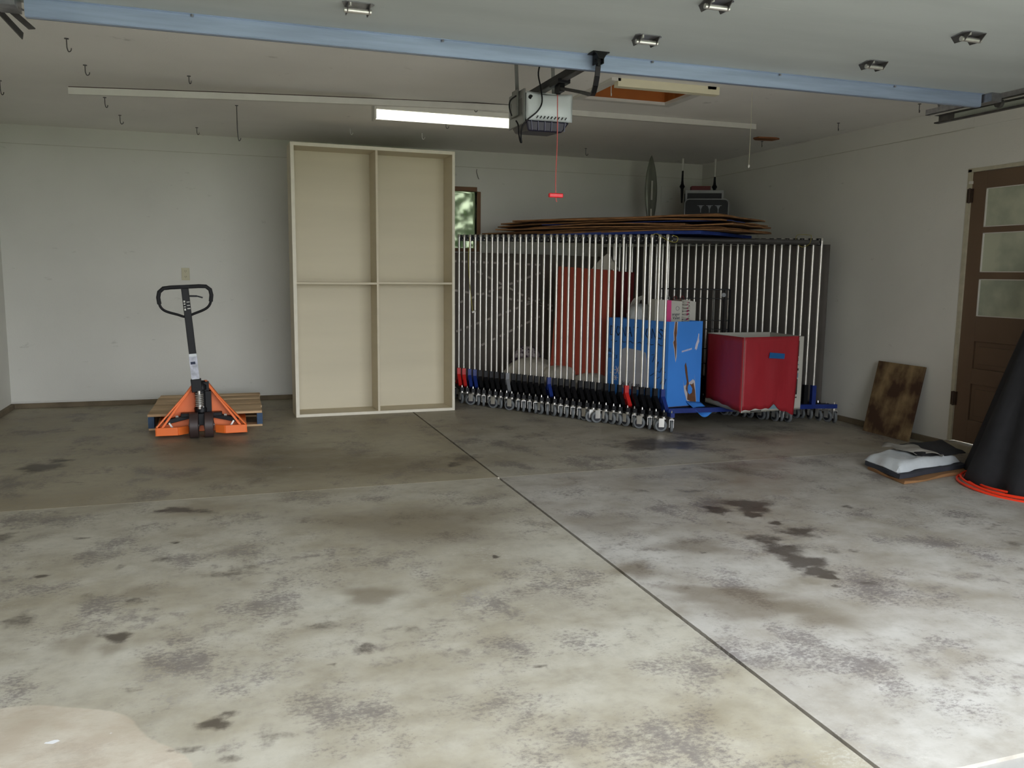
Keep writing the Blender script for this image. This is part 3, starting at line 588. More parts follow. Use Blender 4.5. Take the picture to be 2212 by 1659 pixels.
# ---- pallet
pa = thing('pallet', 'small wooden pallet with blue painted block ends under the orange pallet jack', 'pallet', (-.20, 7.16, 0), R(-.8))
PW, PD = .87, 1.08
for i, (a, wd) in enumerate(((0, .14), (.150, .13), (.290, .14), (.44, .13), (.58, .14), (.73, .10), (.84, .11), (.96, .12))):
    MB().box(-PW/2+rs.uniform(-.006, .006), PW/2+rs.uniform(-.006, .006), a, a+wd, .112, .130+rs.uniform(0, .003)).build('deck_board', M_PINE, pa, bevel=.002)
for x in (-PW/2, -.02, PW/2-.04):
    s_ = MB().box(x, x+.04, .012, PD-.01, .020, .112).build('stringer', M_PINE, pa)
    MB().box(x-.002, x+.042, -.002, .10, .020, .111).build('painted_end', M_PALBLUE, s_)
for a in (0, .48, .97): MB().box(-PW/2, PW/2, a, a+.1, .002, .019).build('bottom_board', M_PINE, pa, bevel=.002)

# ---- pallet jack
pj = thing('pallet_jack', 'orange pallet jack with a black looped steering handle', 'pallet jack', (-.225, 6.86, 0))
fr = MB()
for s_ in (-1, 1):
    fr.beam((s_*.325, -.06, .085), (s_*.03, .06, .415), .012, .05, up=(0, 1, 0))        # sloping flange
    fr.beam((s_*.325, -.07, .055), (s_*.17, -.075, .055), .012, .062)                   # front lip
    fr.beam((s_*.17, -.075, .055), (s_*.10, -.02, .055), .012, .062)
    fr.beam((s_*.325, -.07, .055), (s_*.325, .05, .055), .012, .062)
# folded A frame plate
fr.hexa([(-.33, .055, .025), (.33, .055, .025), (.33, .063, .025), (-.33, .063, .025), (-.03, .085, .42), (.03, .085, .42), (.03, .093, .42), (-.03, .093, .42)])
fr.hexa([(-.335, -.075, .024), (-.315, -.075, .024), (-.315, .06, .024), (-.335, .06, .024), (-.045, .03, .425), (-.02, .03, .425), (-.02, .09, .425), (-.045, .09, .425)])
fr.hexa([(.315, -.075, .024), (.335, -.075, .024), (.335, .06, .024), (.315, .06, .024), (.02, .03, .425), (.045, .03, .425), (.045, .09, .425), (.02, .09, .425)])
fr.build('frame', M_ORANGE, pj, bevel=.003)
for s_ in (-1, 1):
    fk = MB().box(s_*.255-.075, s_*.255+.075, .06, 1.14, .068, .078)
    fk.box(s_*.255-.075, s_*.255-.069, .06, 1.14, .030, .070).box(s_*.255+.069, s_*.255+.075, .06, 1.14, .03, .07)
    fk.build('fork', M_ORANGE, pj, bevel=.002)
    MB().cyl((s_*.255-.03, 1.02, .036), (s_*.255+.03, 1.02, .036), .034, 14).build('load_roller', M_WHEEL, pj, smooth=True)
    w_ = MB().cyl((s_*.054-.032, -.08, .098), (s_*.054+.032, -.08, .098), .098, 28).build('steer_wheel', M_WHEEL, pj, smooth=True, bevel=.004)
    MB().cyl((s_*.054-.036, -.08, .098), (s_*.054+.036, -.08, .098), .030, 14).cyl((s_*.054-.040, -.08, .098), (s_*.054+.040, -.08, .098), .012, 10).build('wheel_hub', M_DKSTEEL, w_, smooth=True)
    MB().beam((s_*.03, .02, .17), (s_*.27, .0, .115), .05, .035).build('push_link', M_BLACK, pj, bevel=.004)
    MB().beam((s_*.21, -.03, .075), (s_*.235, -.03, .115), .012, .012).build('link_pin', M_CHROME, pj)
    MB().cyl((s_*.165, -.05, .165), (s_*.185, -.05, .165), .010, 8).build('link_bolt', M_CHROME, pj)
MB().box(-.022, .022, -.11, -.05, .10, .19).box(-.15, .15, -.04, .03, .155, .185).build('axle_yoke', M_BLACK, pj, bevel=.004)
pb = MB().lathe([(.050, .18), (.052, .22), (.045, .23), (.045, .36), (.055, .365), (.055, .40), (.03, .43)], 18, Matrix.Translation((0, .0, 0))).box(-.02, .075, -.03, .05, .19, .35).box(-.055, .06, -.035, .05, .355, .42)
pb.build('pump_body', M_BLACK, pj, smooth=True)
sp_ = []
for i in range(90): a = i*2*math.pi/12; sp_.append((-.01+.027*math.cos(a), -.062+.027*math.sin(a), .235+.105*i/90))
MB().tube(sp_, .005, 6).build('spring', M_CHROME, pj, smooth=True)
MB().cyl((-.01, -.062, .22), (-.01, -.062, .36), .013, 10).build('plunger', M_CHROME, pj, smooth=True)
hb, ht = Vector((-.028, -.035, .40)), Vector((-.085, -.035, 1.14))
dv = (ht-hb); un = dv.normalized()
MB().beam(hb, ht, .052, .04, up=(0, 1, 0)).beam(hb-un*.05, hb+un*.05, .075, .06, up=(0, 1, 0)).build('handle_shaft', M_BLACK, pj, bevel=.004)
c_ = ht; ax = Vector((1, 0, .055)).normalized()
def hp(x, z): return tuple(c_+ax*x+Vector((0, 0, 1))*z)
loop = [(-.02, .01), (-.10, .01), (-.15, .006), (-.180, -.02), (-.188, -.06), (-.182, -.11), (-.165, -.145), (-.13, -.17), (-.06, -.195), (.0, -.215), (.06, -.195), (.13, -.17), (.165, -.145), (.182, -.11), (.188, -.06), (.180, -.02), (.15, .006), (.10, .01), (.02, .01)]
wire('handle_loop', [hp(*q) for q in loop], .0095, M_BLACK, pj, 10, 4)
MB().tube([hp(*q) for q in loop[:6]], .0150, 12).tube([hp(*q) for q in loop[-6:]], .0150, 12).beam(hp(-.03, .01), hp(.03, .01), .03, .03).build('grip', M_BLKRUB, pj, smooth=True)
MB().beam(hp(.02, -.060), hp(.085, -.064), .010, .014).beam(hp(.085, -.064), hp(.125, -.078), .010, .011).build('release_lever', M_BLACK, pj)
lb = hb+un*.07
fy = Vector((0, -1, 0))
def on_shaft(nm, m, t0, t1, x0, x1, off=.0215):
    sd = un.cross(fy).normalized()
    a = hb+un*t0+fy*off; b2 = hb+un*t1+fy*off
    return MB().hexa([a-sd*x1*-1-fy*0.001, a-sd*x0*-1-fy*0.001, a+sd*x0+fy*.0006, a+sd*x1+fy*.0006, b2+sd*x1-fy*.001, b2+sd*x0-fy*.001, b2+sd*x0+fy*.0006, b2+sd*x1+fy*.0006]).build(nm, m, pj)
on_shaft('paper_label', mat('grey_white_label', (176, 178, 188), .4, var=.25, scale=30), .055, .225, -.029, .029)
MB().beam(hb+un*.045, hb+un*.245, .056, .044, up=(0, 1, 0)).build('tape_wrap', M_PLAST, pj)
on_shaft('label_print', M_INK, .165, .185, -.022, .012, .0235)
for k, (a, c) in enumerate(((.585, .592), (.61, .615), (.635, .64))): on_shaft('printed_mark', M_WHITE, a, c, .002, .024, .0205)
for k, (a, c) in enumerate(((.575, .59), (.60, .606), (.62, .628), (.636, .65))): on_shaft('printed_mark', M_WHITE, a, c, -.020, -.008, .0205)

# ================================================================== rolling racks
U1 = Vector((3.420, 6.20, 0)); U2 = Vector((4.85, 6.095, 0)); SV = Vector((-.0378, .0581, 0))
hv = (U2-U1); HL = hv.length; hd_ = hv.normalized()
E1 = Vector((-.10, -.995, 0)).normalized(); E2 = Vector((.98, -.20, 0)).normalized()
NR = 34
ztop0 = 1.605
def caster_mesh():
    c = bpy.data.objects.new('caster', None)
def make_rack():
    t = thing('garment_rack', 'x', 'garment rack', U1)
    B = U2-U1
    MB().beam((0, 0, .145), tuple(B+Vector((0, 0, .145))), .034, .038).build('base_bar', M_BLACK, t)
    for nm, P, E in (('a', Vector((0, 0, 0)), E1), ('b', B, E2)):
        hl = .225
        MB().beam(tuple(P-E*hl+Vector((0, 0, .145))), tuple(P+E*hl+Vector((0, 0, .145))), .034, .036).build('end_bar', M_BLACK, t)
        MB().beam(tuple(P+Vector((0, 0, .215 if nm == 'a' else .16))), tuple(P+Vector((0, 0, .332))), .036 if nm == 'a' else .044, .036, up=tuple(E)).build('sleeve', M_BLACK, t)
        if nm == 'a': br = MB().beam(tuple(P+Vector((0, 0, .27))), tuple(P+E*.10+Vector((0, 0, .165))), .032, .028)
        if nm == 'a': br.beam(tuple(P+Vector((0, 0, .27))), tuple(P-E*.10+Vector((0, 0, .165))), .032, .028).beam(tuple(P+Vector((0, 0, .16))), tuple(P+Vector((0, 0, .23))), .018, .018)
        if nm == 'a': br.build('brace', M_BLACK, t)
        u = MB().cyl((0, 0, .325), (0, 0, 1.598), .0115, 12).lathe([(.0155, 1.575), (.0155, 1.60), (.010, 1.608)], 12).build('upright', M_CHROME, t, smooth=True); u.location = P
        s_ = 1 if nm == 'a' else -1
        c = MB().beam(tuple(hd_*s_*.012+Vector((0, 0, 1.574))), tuple(hd_*s_*.05+Vector((0, 0, 1.574))), .012, .060).build('top_connector', M_BLACK, t); c.location = P
        nrm = hd_.cross(Vector((0, 0, 1)))*1.0
        bo = MB()
        for z in (1.592, 1.557):
            q = hd_*s_*.034+Vector((0, 0, z)); bo.cyl(tuple(q-nrm*.002), tuple(q+nrm*.014), .0075, 8, .005); bo.cyl(tuple(q), tuple(q-nrm*.014), .0075, 8, .005)
        bo.build('connector_bolt', M_CHROME, t, smooth=True).location = P
        for sg in (1, -1):
            cp = P+E*(hl-.02)*sg
            c = bpy.data.objects.new('caster', None); 
            k = MB().beam((0, -.018, .10), (0, -.018, .048), .022, .003, up=(0, 1, 0)).beam((0, .018, .10), (0, .018, .048), .022, .003, up=(0, 1, 0)) if False else MB()
            # fork: two cheeks and a crown; wheel trails the stem by 2.5 cm
            k.box(-.004, .040, -.0185, -.0155, .040, .108); k.box(-.004, .040, .0155, .0185, .040, .108); k.box(-.016, .038, -.0185, .0185, .106, .112)
            k.cyl((0, 0, .11), (0, 0, .128), .015, 10)
            ck = k.build('caster', M_CHROME, t); ck.location = cp; ck.rotation_euler = (0, 0, R(90) if sg > 0 else R(-90))
            Mw = frame((.022, -.0115, .050), (1, 0, 0), (0, 0, 1))
            w_ = MB().lathe([(.030, .0), (.045, .0005), (.050, -.005), (.050, -.018), (.045, -.0225), (.030, -.023)], 20, frame((.022, -.0115, .050), (1, 0, 0), (0, 0, 1))).build('wheel', M_TYRE, ck, smooth=True)
            MB().cyl((.022, -.0135, .050), (.022, .0135, .050), .034, 16).build('hub', M_HUB, ck, smooth=True)
            MB().cyl((.022, -.0205, .050), (.022, .0205, .050), .006, 8).cyl((0, 0, .160), (0, 0, .182), .007, 8, .003).build('axle_bolt', M_CHROME, ck)
    MB().tube([tuple(Vector((0, 0, 1.570))+hd_*.035), tuple(B+Vector((0, 0, 1.570))-hd_*.035)], .021, 14).build('hang_bar', M_BAR, t, smooth=True)
    return t
proto = make_rack()
PAINT = {'red': M_REDP, 'blue': M_BLUEP, 'grey': M_GREYP, 'black': M_BLACK}
front_col = {33: 'red', 32: 'red', 31: 'blue', 30: 'blue', 24: 'grey', 17: 'blue', 5: 'red', 0: 'blue'}
# front_col counts from the rack nearest the camera (0) to the one behind the shelf unit (33)
LB = {0: 'nearest chrome rolling rack, blue foot, beside the blue donation box', 5: 'chrome rolling rack with a lone bright red foot, right part of the row',
      17: 'chrome rolling rack with a single blue foot in the middle of the row', 24: 'chrome rolling rack with the only grey foot in the row',
      30: 'blue-footed chrome rack, right one of the blue pair near the shelf unit', 31: 'blue-footed chrome rack, left one of the blue pair near the shelf unit',
      32: 'red-footed chrome rack, right one of the red pair beside the shelf unit', 33: 'dark red-footed chrome rack, leftmost in view beside the shelf unit'}
ORD = ['first', 'second', 'third', 'fourth', 'fifth', 'sixth', 'seventh', 'eighth', 'ninth', 'tenth', 'eleventh', 'twelfth']
marks = [(0, 'blue-footed end rack'), (5, 'lone red-footed rack'), (17, 'lone blue-footed rack'), (24, 'grey-footed rack'), (30, 'blue-footed pair')]
def rack_label(i):
    if i in LB: return LB[i]
    for k in range(len(marks)-1):
        if marks[k][0] < i < marks[k+1][0]:
            return 'black-footed chrome rolling rack, %s to the right of the %s' % (ORD[marks[k+1][0]-i-1], marks[k+1][1])
    return 'black-footed chrome rolling rack'
upx = [1645, 1586, 1545, 1484, 1420, 1380, 1328, 1270, 1220, 1167, 1121, 1072, 1025, 977, 932, 884, 817, 780, 732, 690, 643, 593, 547, 502, 466, 415, 371, 337, 287, 241, 213, 170, 135, 95]
crs = random.Random(11)
racks = []
for i in range(NR):
    r_ = proto if i == 0 else copy_tree(proto)
    racks.append(r_)
for i, r_ in enumerate(racks):
    jit = crs.uniform(-.006, .006) if i else 0
    r_.location = U1+SV*i+SV.normalized()*jit
    r_['label'] = rack_label(i); r_['group'] = 'rolling garment racks nested in a row'
    zs = 1+.028*i/33
    c = front_col.get(i, 'black'); ups = 0; ncast = 0; nsl = 0; nbr = 0; neb = 0
    for ch in r_.children:
        b_ = ch.name.split('.')[0]
        if b_ == 'upright': ch.scale = (1, 1, zs)
        elif b_ in ('top_connector', 'connector_bolt', 'hang_bar'): ch.location.z += 1.575*(zs-1)
        if b_ in ('sleeve', 'brace') and ch.location.length < 10:
            first = (nsl if b_ == 'sleeve' else nbr) == 0
            if b_ == 'sleeve': nsl += 1
            else: nbr += 1
            col = c if first else ('blue' if i == 0 else 'black')
            if col != 'black':
                ch.data = ch.data.copy(); ch.data.materials[0] = PAINT[col]; ch['label'] = col+' painted '+b_
        if b_ in ('end_bar', 'base_bar') and i == 0:
            ch.data = ch.data.copy(); ch.data.materials[0] = PAINT['blue']; ch['label'] = 'blue painted bar'
        if b_ == 'caster':
            a = crs.gauss(90, 16)
            if ncast == 0: a = {10: 178, 11: 172, 24: 140, 27: 140, 31: 150, 32: 30, 1: 155, 2: 45}.get(i, a)
            if crs.random() < .25 and ncast > 0: a += 180
            ch.rotation_euler = (0, 0, R(a)); ncast += 1
# cords tied to the racks
wire('yellow_cord', [(3.44, 6.16, 1.60), (3.475, 6.14, 1.585), (3.47, 6.14, 1.55), (3.43, 6.14, 1.545), (3.37, 6.16, 1.57), (3.32, 6.2, 1.61), (3.29, 6.23, 1.60)], .0022, M_YELLOW)
tag(bpy.context.scene.objects['yellow_cord'], 'thin yellow cord tied round the top of the nearest rack', 'cord')
yc = wire('yellow_cord', [(4.68, 6.02, 1.625), (4.70, 6.06, 1.56), (4.69, 6.14, 1.53), (4.66, 6.18, 1.57), (4.63, 6.14, 1.63), (4.68, 6.02, 1.625)], .0022, M_YELLOW)
tag(yc, 'thin yellow cord looped over the right end of the rack bars', 'cord')
pc = thing('drawstring', 'yellow pull cord with a white plastic tip hanging among the leftmost racks', 'cord', (2.24, 7.86, .90))
wire('cord', [(0, 0, 0), (-.03, 0, .25), (-.045, 0, .5), (-.02, .05, .72)], .003, M_YELLOW, pc); MB().beam((-.01, 0, 0), (.03, 0, .01), .018, .02).build('tip', M_WHITE, pc, bevel=.003)

# ---- dark sheets behind the racks
def fold_y(x): return .012*math.sin(9*x)+.006*math.sin(23*x+1)
sh = thing('dark_sheet', 'charcoal sheet with pale dashed stitching standing behind the racks against the back wall', 'sheet', (0, 8.50, 0))
X0, X1, ZT = 1.75, 4.45, 1.475
MB().grid(lambda u, v: (X0+u*(X1-X0), fold_y(X0+u*(X1-X0))*v, .004+v*(ZT-.004+.01*math.sin(5*u))), 60, 12).build('sheet_body', M_TARP2, sh, smooth=True, solid=.006)
def dash(a, c, n, wd=.022):
    a = Vector(a); c = Vector(c)
    for k in range(n):
        t0 = (k+.1)/n; t1 = (k+.62)/n; p0 = a.lerp(c, t0); p1 = a.lerp(c, t1)
        q = MB().beam((p0.x, -.030, p0.z), (p1.x, -.030, p1.z), wd, .003, up=(0, 1, 0)); q.build('stitch', M_STITCH, sh)
for a, c, n in (((2.45, 0, 1.30), (3.35, 0, .86), 8), ((2.20, 0, 1.10), (3.35, 0, .93), 10), ((1.95, 0, .86), (3.2, 0, 1.30), 12), ((1.9, 0, .55), (3.2, 0, 1.02), 12), ((2.50, 0, .52), (3.2, 0, .84), 7), ((2.05, 0, 1.40), (3.2, 0, 1.37), 10)): dash(a, c, n)
s2 = thing('dark_sheet', 'charcoal sheet hanging behind the far row of rack uprights near the right wall', 'sheet', tuple(U2+Vector((.17, .10, 0))))
sd = SV.normalized(); sn = Vector((sd.y, -sd.x, 0))
MB().grid(lambda u, v: tuple(sd*(u*2.35)+sn*(.012*math.sin(24*u)*(1-v*.6))+Vector((0, 0, .06+v*1.50))), 60, 8).build('sheet_body', M_TARP, s2, smooth=True, solid=.006)

# ---- cardboard stack on the hang bars
ZB = 1.606
P0, PA, PBv, PCv = U1, U1+SV*33, U2+SV*33, U2
ctr = (P0+PA+PBv+PCv)/4
ang0 = math.atan2(SV.y, SV.x)
stack = [ # (dx along rows, dy across, length, width, dz, rot, tilt, material, thick)
 (.08, -.02, 2.12, 1.02, .006, 0, .2, 'blue', .026), (-.05, -.02, 2.25, 1.02, .036, -2, -.3, 'card', .010), (.18, .03, 2.45, .90, .046, 2, .5, 'card', .012),
 (-.10, .05, 2.1, 1.0, .062, -3, .2, 'card', .010), (.0, -.04, 2.35, .95, .078, 3, -.5, 'card', .012), (.12, .02, 1.9, 1.05, .095, -2, .6, 'card', .012),
 (-.22, .0, 1.8, .92, .112, 4, -.2, 'blue', .006), (.05, .03, 2.35, .98, .126, -1, .5, 'card', .012), (-.05, -.03, 2.0, 1.0, .142, 3, .3, 'card', .014), (.02, .02, 2.3, .95, .160, 0, -.3, 'card', .012)]
prs = random.Random(21)
NM = ['bottom blue sheet', 'lowest brown', 'second lowest brown', 'third brown', 'fourth brown', 'fifth brown', 'thin dark blue', 'third from the top brown', 'second from the top brown', 'topmost brown']
for k, (dx, dy, L_, W_, dz, rot, tilt, mm, tk_) in enumerate(stack):
    c = ctr+sd*dx+sn*dy; n_ = 14; q = MB()
    def zf(x, y): return .020*max(0, (abs(x)/(L_/2)))**2*(-1 if k % 2 else .2)*(1 if k > 1 else 0)-.004*math.sin(4*x+k)
    top = []; 
    nx, ny = 16, 6
    jx = [prs.uniform(-.02, .02) for _ in range(ny+1)]
    vs_ = []
    for s_ in (0, 1):
        for j in range(ny+1):
            for i in range(nx+1):
                x = -L_/2+L_*i/nx; y = -W_/2+W_*j/ny
                if i in (0, nx): x += jx[j]
                if (i < 3 or i > nx-3) and j in (0, ny): y *= .93
                vs_.append((x, y, zf(x, y)+s_*tk_))
    m_ = (nx+1)*(ny+1); fs_ = []
    for j in range(ny):
        for i in range(nx):
            a = j*(nx+1)+i; fs_.append((a, a+nx+1, a+nx+2, a+1)); fs_.append((m_+a, m_+a+1, m_+a+nx+2, m_+a+nx+1))
    ring = [i for i in range(nx+1)]+[j*(nx+1)+nx for j in range(1, ny+1)]+[ny*(nx+1)+i for i in range(nx-1, -1, -1)]+[j*(nx+1) for j in range(ny-1, 0, -1)]
    for a, b2 in zip(ring, ring[1:]+ring[:1]): fs_.append((a, b2, m_+b2, m_+a))
    q.add(vs_, fs_)
    o = q.build('flattened_box', M_BLUESHEET if mm == 'blue' else M_CARD2, None)
    o.location = (c.x, c.y, ZB+dz); o.rotation_euler = (R(tilt), R(tilt*.3), ang0+R(rot))
    tag(o, ('%s board in the pile lying on top of the racks' % NM[k]) if mm == 'blue' else '%s flattened cardboard box in the pile on top of the racks' % NM[k], 'cardboard', 'flattened boxes piled on the racks')

# ---- objects behind/above the pile
bx = thing('crate', 'black box with a pale rim standing on the cardboard pile, rear one', 'box', (4.83, 8.00, 1.80), R(-24))
MB().box(-.19, .19, 0, .22, 0, .36).build('body', M_BLACK, bx, bevel=.008)
MB().box(-.20, .20, -.012, 0, .345, .375).box(-.20, -.18, -.012, 0, .12, .345).box(.18, .20, -.012, 0, .12, .345).build('rim', mat('pale_rim', (150, 152, 150), .5), bx)
by = thing('crate', 'black rounded crate with arched openings standing on the cardboard pile, front one', 'crate', (4.765, 7.84, 1.80), R(-24))
def rrect(w_, h_, r_, n_=5):
    P = [(-w_/2, 0), (w_/2, 0)]
    for k in range(n_+1): a = math.pi/2*k/n_; P.append((w_/2-r_+r_*math.cos(a), h_-r_+r_*math.sin(a)))
    for k in range(n_+1): a = math.pi/2+math.pi/2*k/n_; P.append((-w_/2+r_+r_*math.cos(a), h_-r_+r_*math.sin(a)))
    return P
MB().prism(rrect(.44, .26, .04), .12, frame((0, .12, 0), (1, 0, 0), (0, 0, 1))).build('body', M_BLACK, by)
ed = rrect(.45, .268, .045)
MB().tube([(x, .0, z) for x, z in ed[1:]]+[(ed[0][0], 0, ed[0][1])], .006, 6).build('rim', mat('pale_rim', (150, 152, 150), .5), by)
for k in range(3):
    x = -.06+.09*k; MB().prism([(-.035, .2), (-.02, .2), (-.004, .165), (-.004, .13), (.004, .13), (.004, .165), (.02, .2), (.035, .2), (.035, .205), (-.035, .205)], .004, frame((x, -.001, 0), (1, 0, 0), (0, 0, 1))).build('arch', M_GREYP, by)
tag(MB().box(-.10, .10, 0, .14, 0, .045, Matrix.Translation((4.80, 8.02, 2.176)) @ Matrix.Rotation(R(-24), 4, 'Z')).build('maroon_box', M_MAROON), 'flat maroon box lying on top of the rear black box', 'box')
ep = MB().box(4.66, 4.98, YB-.012, YB, 1.75, 2.27).build('electrical_panel', M_WALL, bevel=.006); tag(ep, 'wall-coloured electrical panel cover on the back wall near the right corner', 'electrical panel')
for k, (x, y, z1) in enumerate(((4.72, 8.28, 2.06), (5.06, 8.18, 2.16))):
    t = thing('hanging_rod', 'dark pale-topped rod hanging from the ceiling, %s of two in the rear corner' % ('left', 'right')[k], 'rod', (x, y, H))
    MB().cyl((0, 0, -.13-.06*k), (0, 0, 0), .011, 10).build('pale_sleeve', M_WHITE, t, smooth=True)
    MB().lathe([(.008, z1-H), (.014, 2.17-H), (.016, 2.21-H), (.030, 2.235-H), (.016, 2.26-H), (.012, 2.30-H), (.010, -.12-.06*k)], 12).build('dark_rod', M_BLACK, t, smooth=True)
# pointed grey sleeve
ls = thing('hanging_sleeve', 'grey translucent pointed sleeve hanging from the ceiling before the back wall', 'sleeve', (4.27, 8.15, H))
def lens(u, v):
    w_ = .072*math.sin(math.pi*min(1, v*1.0+.0))**.75*(1.1-.25*v); a = 2*math.pi*u
    return (w_*math.cos(a)+.01*v, .022*math.sin(a)*math.sin(math.pi*v)+.006*math.sin(3*a)*math.sin(math.pi*v), -.005-.80*v)
MB().grid(lens, 28, 30).build('film', M_SILVER, ls, smooth=True)
MB().box(-.010, .010, -.030, -.024, -.47, -.27).box(-.010, .008, -.026, -.02, -.66, -.56).build('bright_strip', M_CHROME, ls)

# ---- white bags, orange box, grid panel
def blob(nm, loc, sx, sy, sz, seed, m, lab, cat):
    q = MB(); r_ = random.Random(seed); ph = [r_.uniform(0, 6) for _ in range(8)]; nu, nv = 28, 16
    def fn(u, v):
        a = 2*math.pi*u; b_ = -math.pi/2+math.pi*v; k = 1+.10*math.sin(3*a+ph[0])*math.cos(b_)+.07*math.sin(5*a+ph[1]+4*b_)+.05*math.sin(9*a+ph[2]-5*b_)
        x = math.cos(b_)**.7*math.cos(a)*k*sx if v not in (0, 1) else 0; y = math.cos(b_)**.7*math.sin(a)*k*sy if v not in (0, 1) else 0
        z = max(-.86, math.sin(b_))*sz*(1+.08*math.sin(4*a+ph[3])*math.cos(b_))
        return (x, y, z+.86*sz)
    q.grid(fn, nu, nv); o = q.build(nm, m, None, smooth=True); o.location = loc; return tag(o, lab, cat)
blob('cloth_bag', (2.78, 7.66, .17), .24, .18, .16, 2, M_BAG, 'off-white cloth bag at the left foot of the tall orange box', 'bag')
blob('cloth_bag', (3.00, 7.42, .17), .20, .14, .13, 3, M_BAG, 'off-white cloth bag under the tall orange box, middle one', 'bag')
blob('cloth_bag', (3.20, 7.20, .17), .18, .12, .10, 4, M_BAG, 'off-white cloth bag beside the blue donation box, under the orange box', 'bag')
blob('patterned_bundle', (2.82, 7.92, .17), .16, .12, .21, 5, mat('dark_patterned_cloth', (60, 40, 60), .8, col2=(190, 180, 180), scale=18, lo=.45, hi=.55), 'dark patterned cloth bundle behind the white bags', 'bundle')
orb = MB().hexa([(2.90, 7.47, .36), (3.36, 7.14, .29), (3.66, 7.30, .29), (3.2, 7.63, .36), (2.99, 7.52, 1.35), (3.42, 7.21, 1.315), (3.70, 7.34, 1.30), (3.27, 7.65, 1.34)])
oo = thing('tall_box', 'tall orange-red box standing on white bags behind the racks', 'box', (0, 0, 0))
MB().hexa([(2.90, 7.47, .36), (3.36, 7.14, .29), (3.37, 7.146, .29), (2.91, 7.476, .36), (2.99, 7.52, 1.35), (3.42, 7.21, 1.315), (3.43, 7.216, 1.315), (3.0, 7.526, 1.35)]).build('front_panel', M_ORBOX, oo)
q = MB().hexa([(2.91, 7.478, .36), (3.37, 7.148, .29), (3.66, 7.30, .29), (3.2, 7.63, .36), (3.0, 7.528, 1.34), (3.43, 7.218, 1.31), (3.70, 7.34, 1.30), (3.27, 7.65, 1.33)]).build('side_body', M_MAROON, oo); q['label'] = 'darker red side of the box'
pk = MB().prism([(-.12, 0), (.12, 0), (.09, .07), (.03, .15), (-.03, .10), (-.10, .03)], .09, frame((3.40, 7.34, 1.322), (.8, -.6, 0), (0, 0, 1))).build('paper_bag', M_BAG); tag(pk, 'crumpled white paper bag on top of the tall orange box', 'bag')
gp = thing('grid_panel', 'black wire grid panel standing behind the blue and red boxes', 'grid panel', (3.80, 6.98, .168), R(-27))
for k, z in enumerate((.16, .3, .44, .62, .70, .90, .985)): MB().cyl((0, 0, z), (.62, 0, z), .0035 if k < 6 else .006, 6).build('wire', M_BLACK, gp)
for k in range(6): MB().cyl((.03+.112*k, .004, 0), (.03+.112*k, .004, .985), .0035, 6).build('wire', M_BLACK, gp)
MB().cyl((.62, 0, 0), (.62, 0, .985), .010, 8).cyl((.57, 0, .0), (.57, 0, .985), .006, 8).build('side_rail', M_BLACK, gp)
MB().cyl((.565, -.012, .935), (.565, .0, .935), .020, 14).build('knob', M_GREYP, gp, smooth=True)

# ---- blue donation box with its contents
BF, BL, BR_ = Vector((3.475, 6.225, 0)), Vector((3.235, 6.93, 0)), Vector((3.825, 6.275, 0)); BBk = BL+(BR_-BF)
zb0, zb1 = .168, .893
bb = thing('donation_box', 'blue paper-covered donation box with handwriting and torn holes', 'box', (0, 0, 0))
def panel(P, Q, z0, z1, z0b=None, z1b=None, t=.006, inn=None):
    d = (Q-P).normalized(); nn = Vector((-d.y, d.x, 0)); nn = nn if (inn-P).dot(nn) > 0 else -nn
    z0b = z0 if z0b is None else z0b; z1b = z1 if z1b is None else z1b
    a, b_ = P, Q
    return MB().hexa([(a.x, a.y, z0), (b_.x, b_.y, z0b), (b_.x+nn.x*t, b_.y+nn.y*t, z0b), (a.x+nn.x*t, a.y+nn.y*t, z0), (a.x, a.y, z1), (b_.x, b_.y, z1b), (b_.x+nn.x*t, b_.y+nn.y*t, z1b), (a.x+nn.x*t, a.y+nn.y*t, z1)])
ci = (BF+BL+BR_+BBk)/4
for nm, P, Q in (('side_panel', BF, BL), ('side_panel', BF, BR_), ('side_panel', BR_, BBk), ('side_panel', BL, BBk)): panel(P, Q, zb0, zb1, inn=ci).build(nm, M_BLUEBOX, bb)
MB().hexa([(*BF.xy, zb0), (*BR_.xy, zb0), (*BBk.xy, zb0), (*BL.xy, zb0), (*BF.xy, zb0+.006), (*BR_.xy, zb0+.006), (*BBk.xy, zb0+.006), (*BL.xy, zb0+.006)]).build('base_panel', M_CARD, bb)
fR = (BR_-BF).normalized(); fL = (BL-BF).normalized(); nR = Vector((fR.y, -fR.x, 0)); nL = Vector((-fL.y, fL.x, 0))
if nR.dot(ci-BF) > 0: nR = -nR
if nL.dot(ci-BF) > 0: nL = -nL
WR_, WL_ = (BR_-BF).length, (BL-BF).length
MR = frame(BF+nR*.001, fR, (0, 0, 1))                         # x along right face, y up
MLf = frame(BL+nL*.001, -fL, (0, 0, 1))                       # x from far end to the corner
def decal(nm, poly, m, M, t=.0015, parent=bb):
    if M.to_3x3().col[2].dot(nR if M is MR else nL) < 0: M = M @ Matrix.Translation((0, 0, -t*2))
    return MB().prism(poly, t, M).build(nm, m, parent)
decal('torn_edge', [(.055, .892), (.045, .80), (.052, .74), (.043, .72), (.058, .66), (.072, .58), (.078, .55), (.088, .60), (.084, .70), (.078, .76), (.083, .80), (.088, .891)], mat('torn_white', (190, 186, 190), .8), MR, .001)
decal('torn_patch', [(.062, .892), (.052, .80), (.058, .74), (.048, .72), (.064, .66), (.076, .58), (.078, .60), (.080, .70), (.074, .76), (.080, .80), (.076, .891)], M_TORN, MR, .002)
decal('torn_edge', [(.165, .40), (.175, .345), (.21, .36), (.27, .40), (.29, .38), (.285, .44), (.30, .30), (.315, .19), (.27, .185), (.21, .22), (.18, .30)], mat('torn_white', (190, 186, 190), .8), MR, .001)
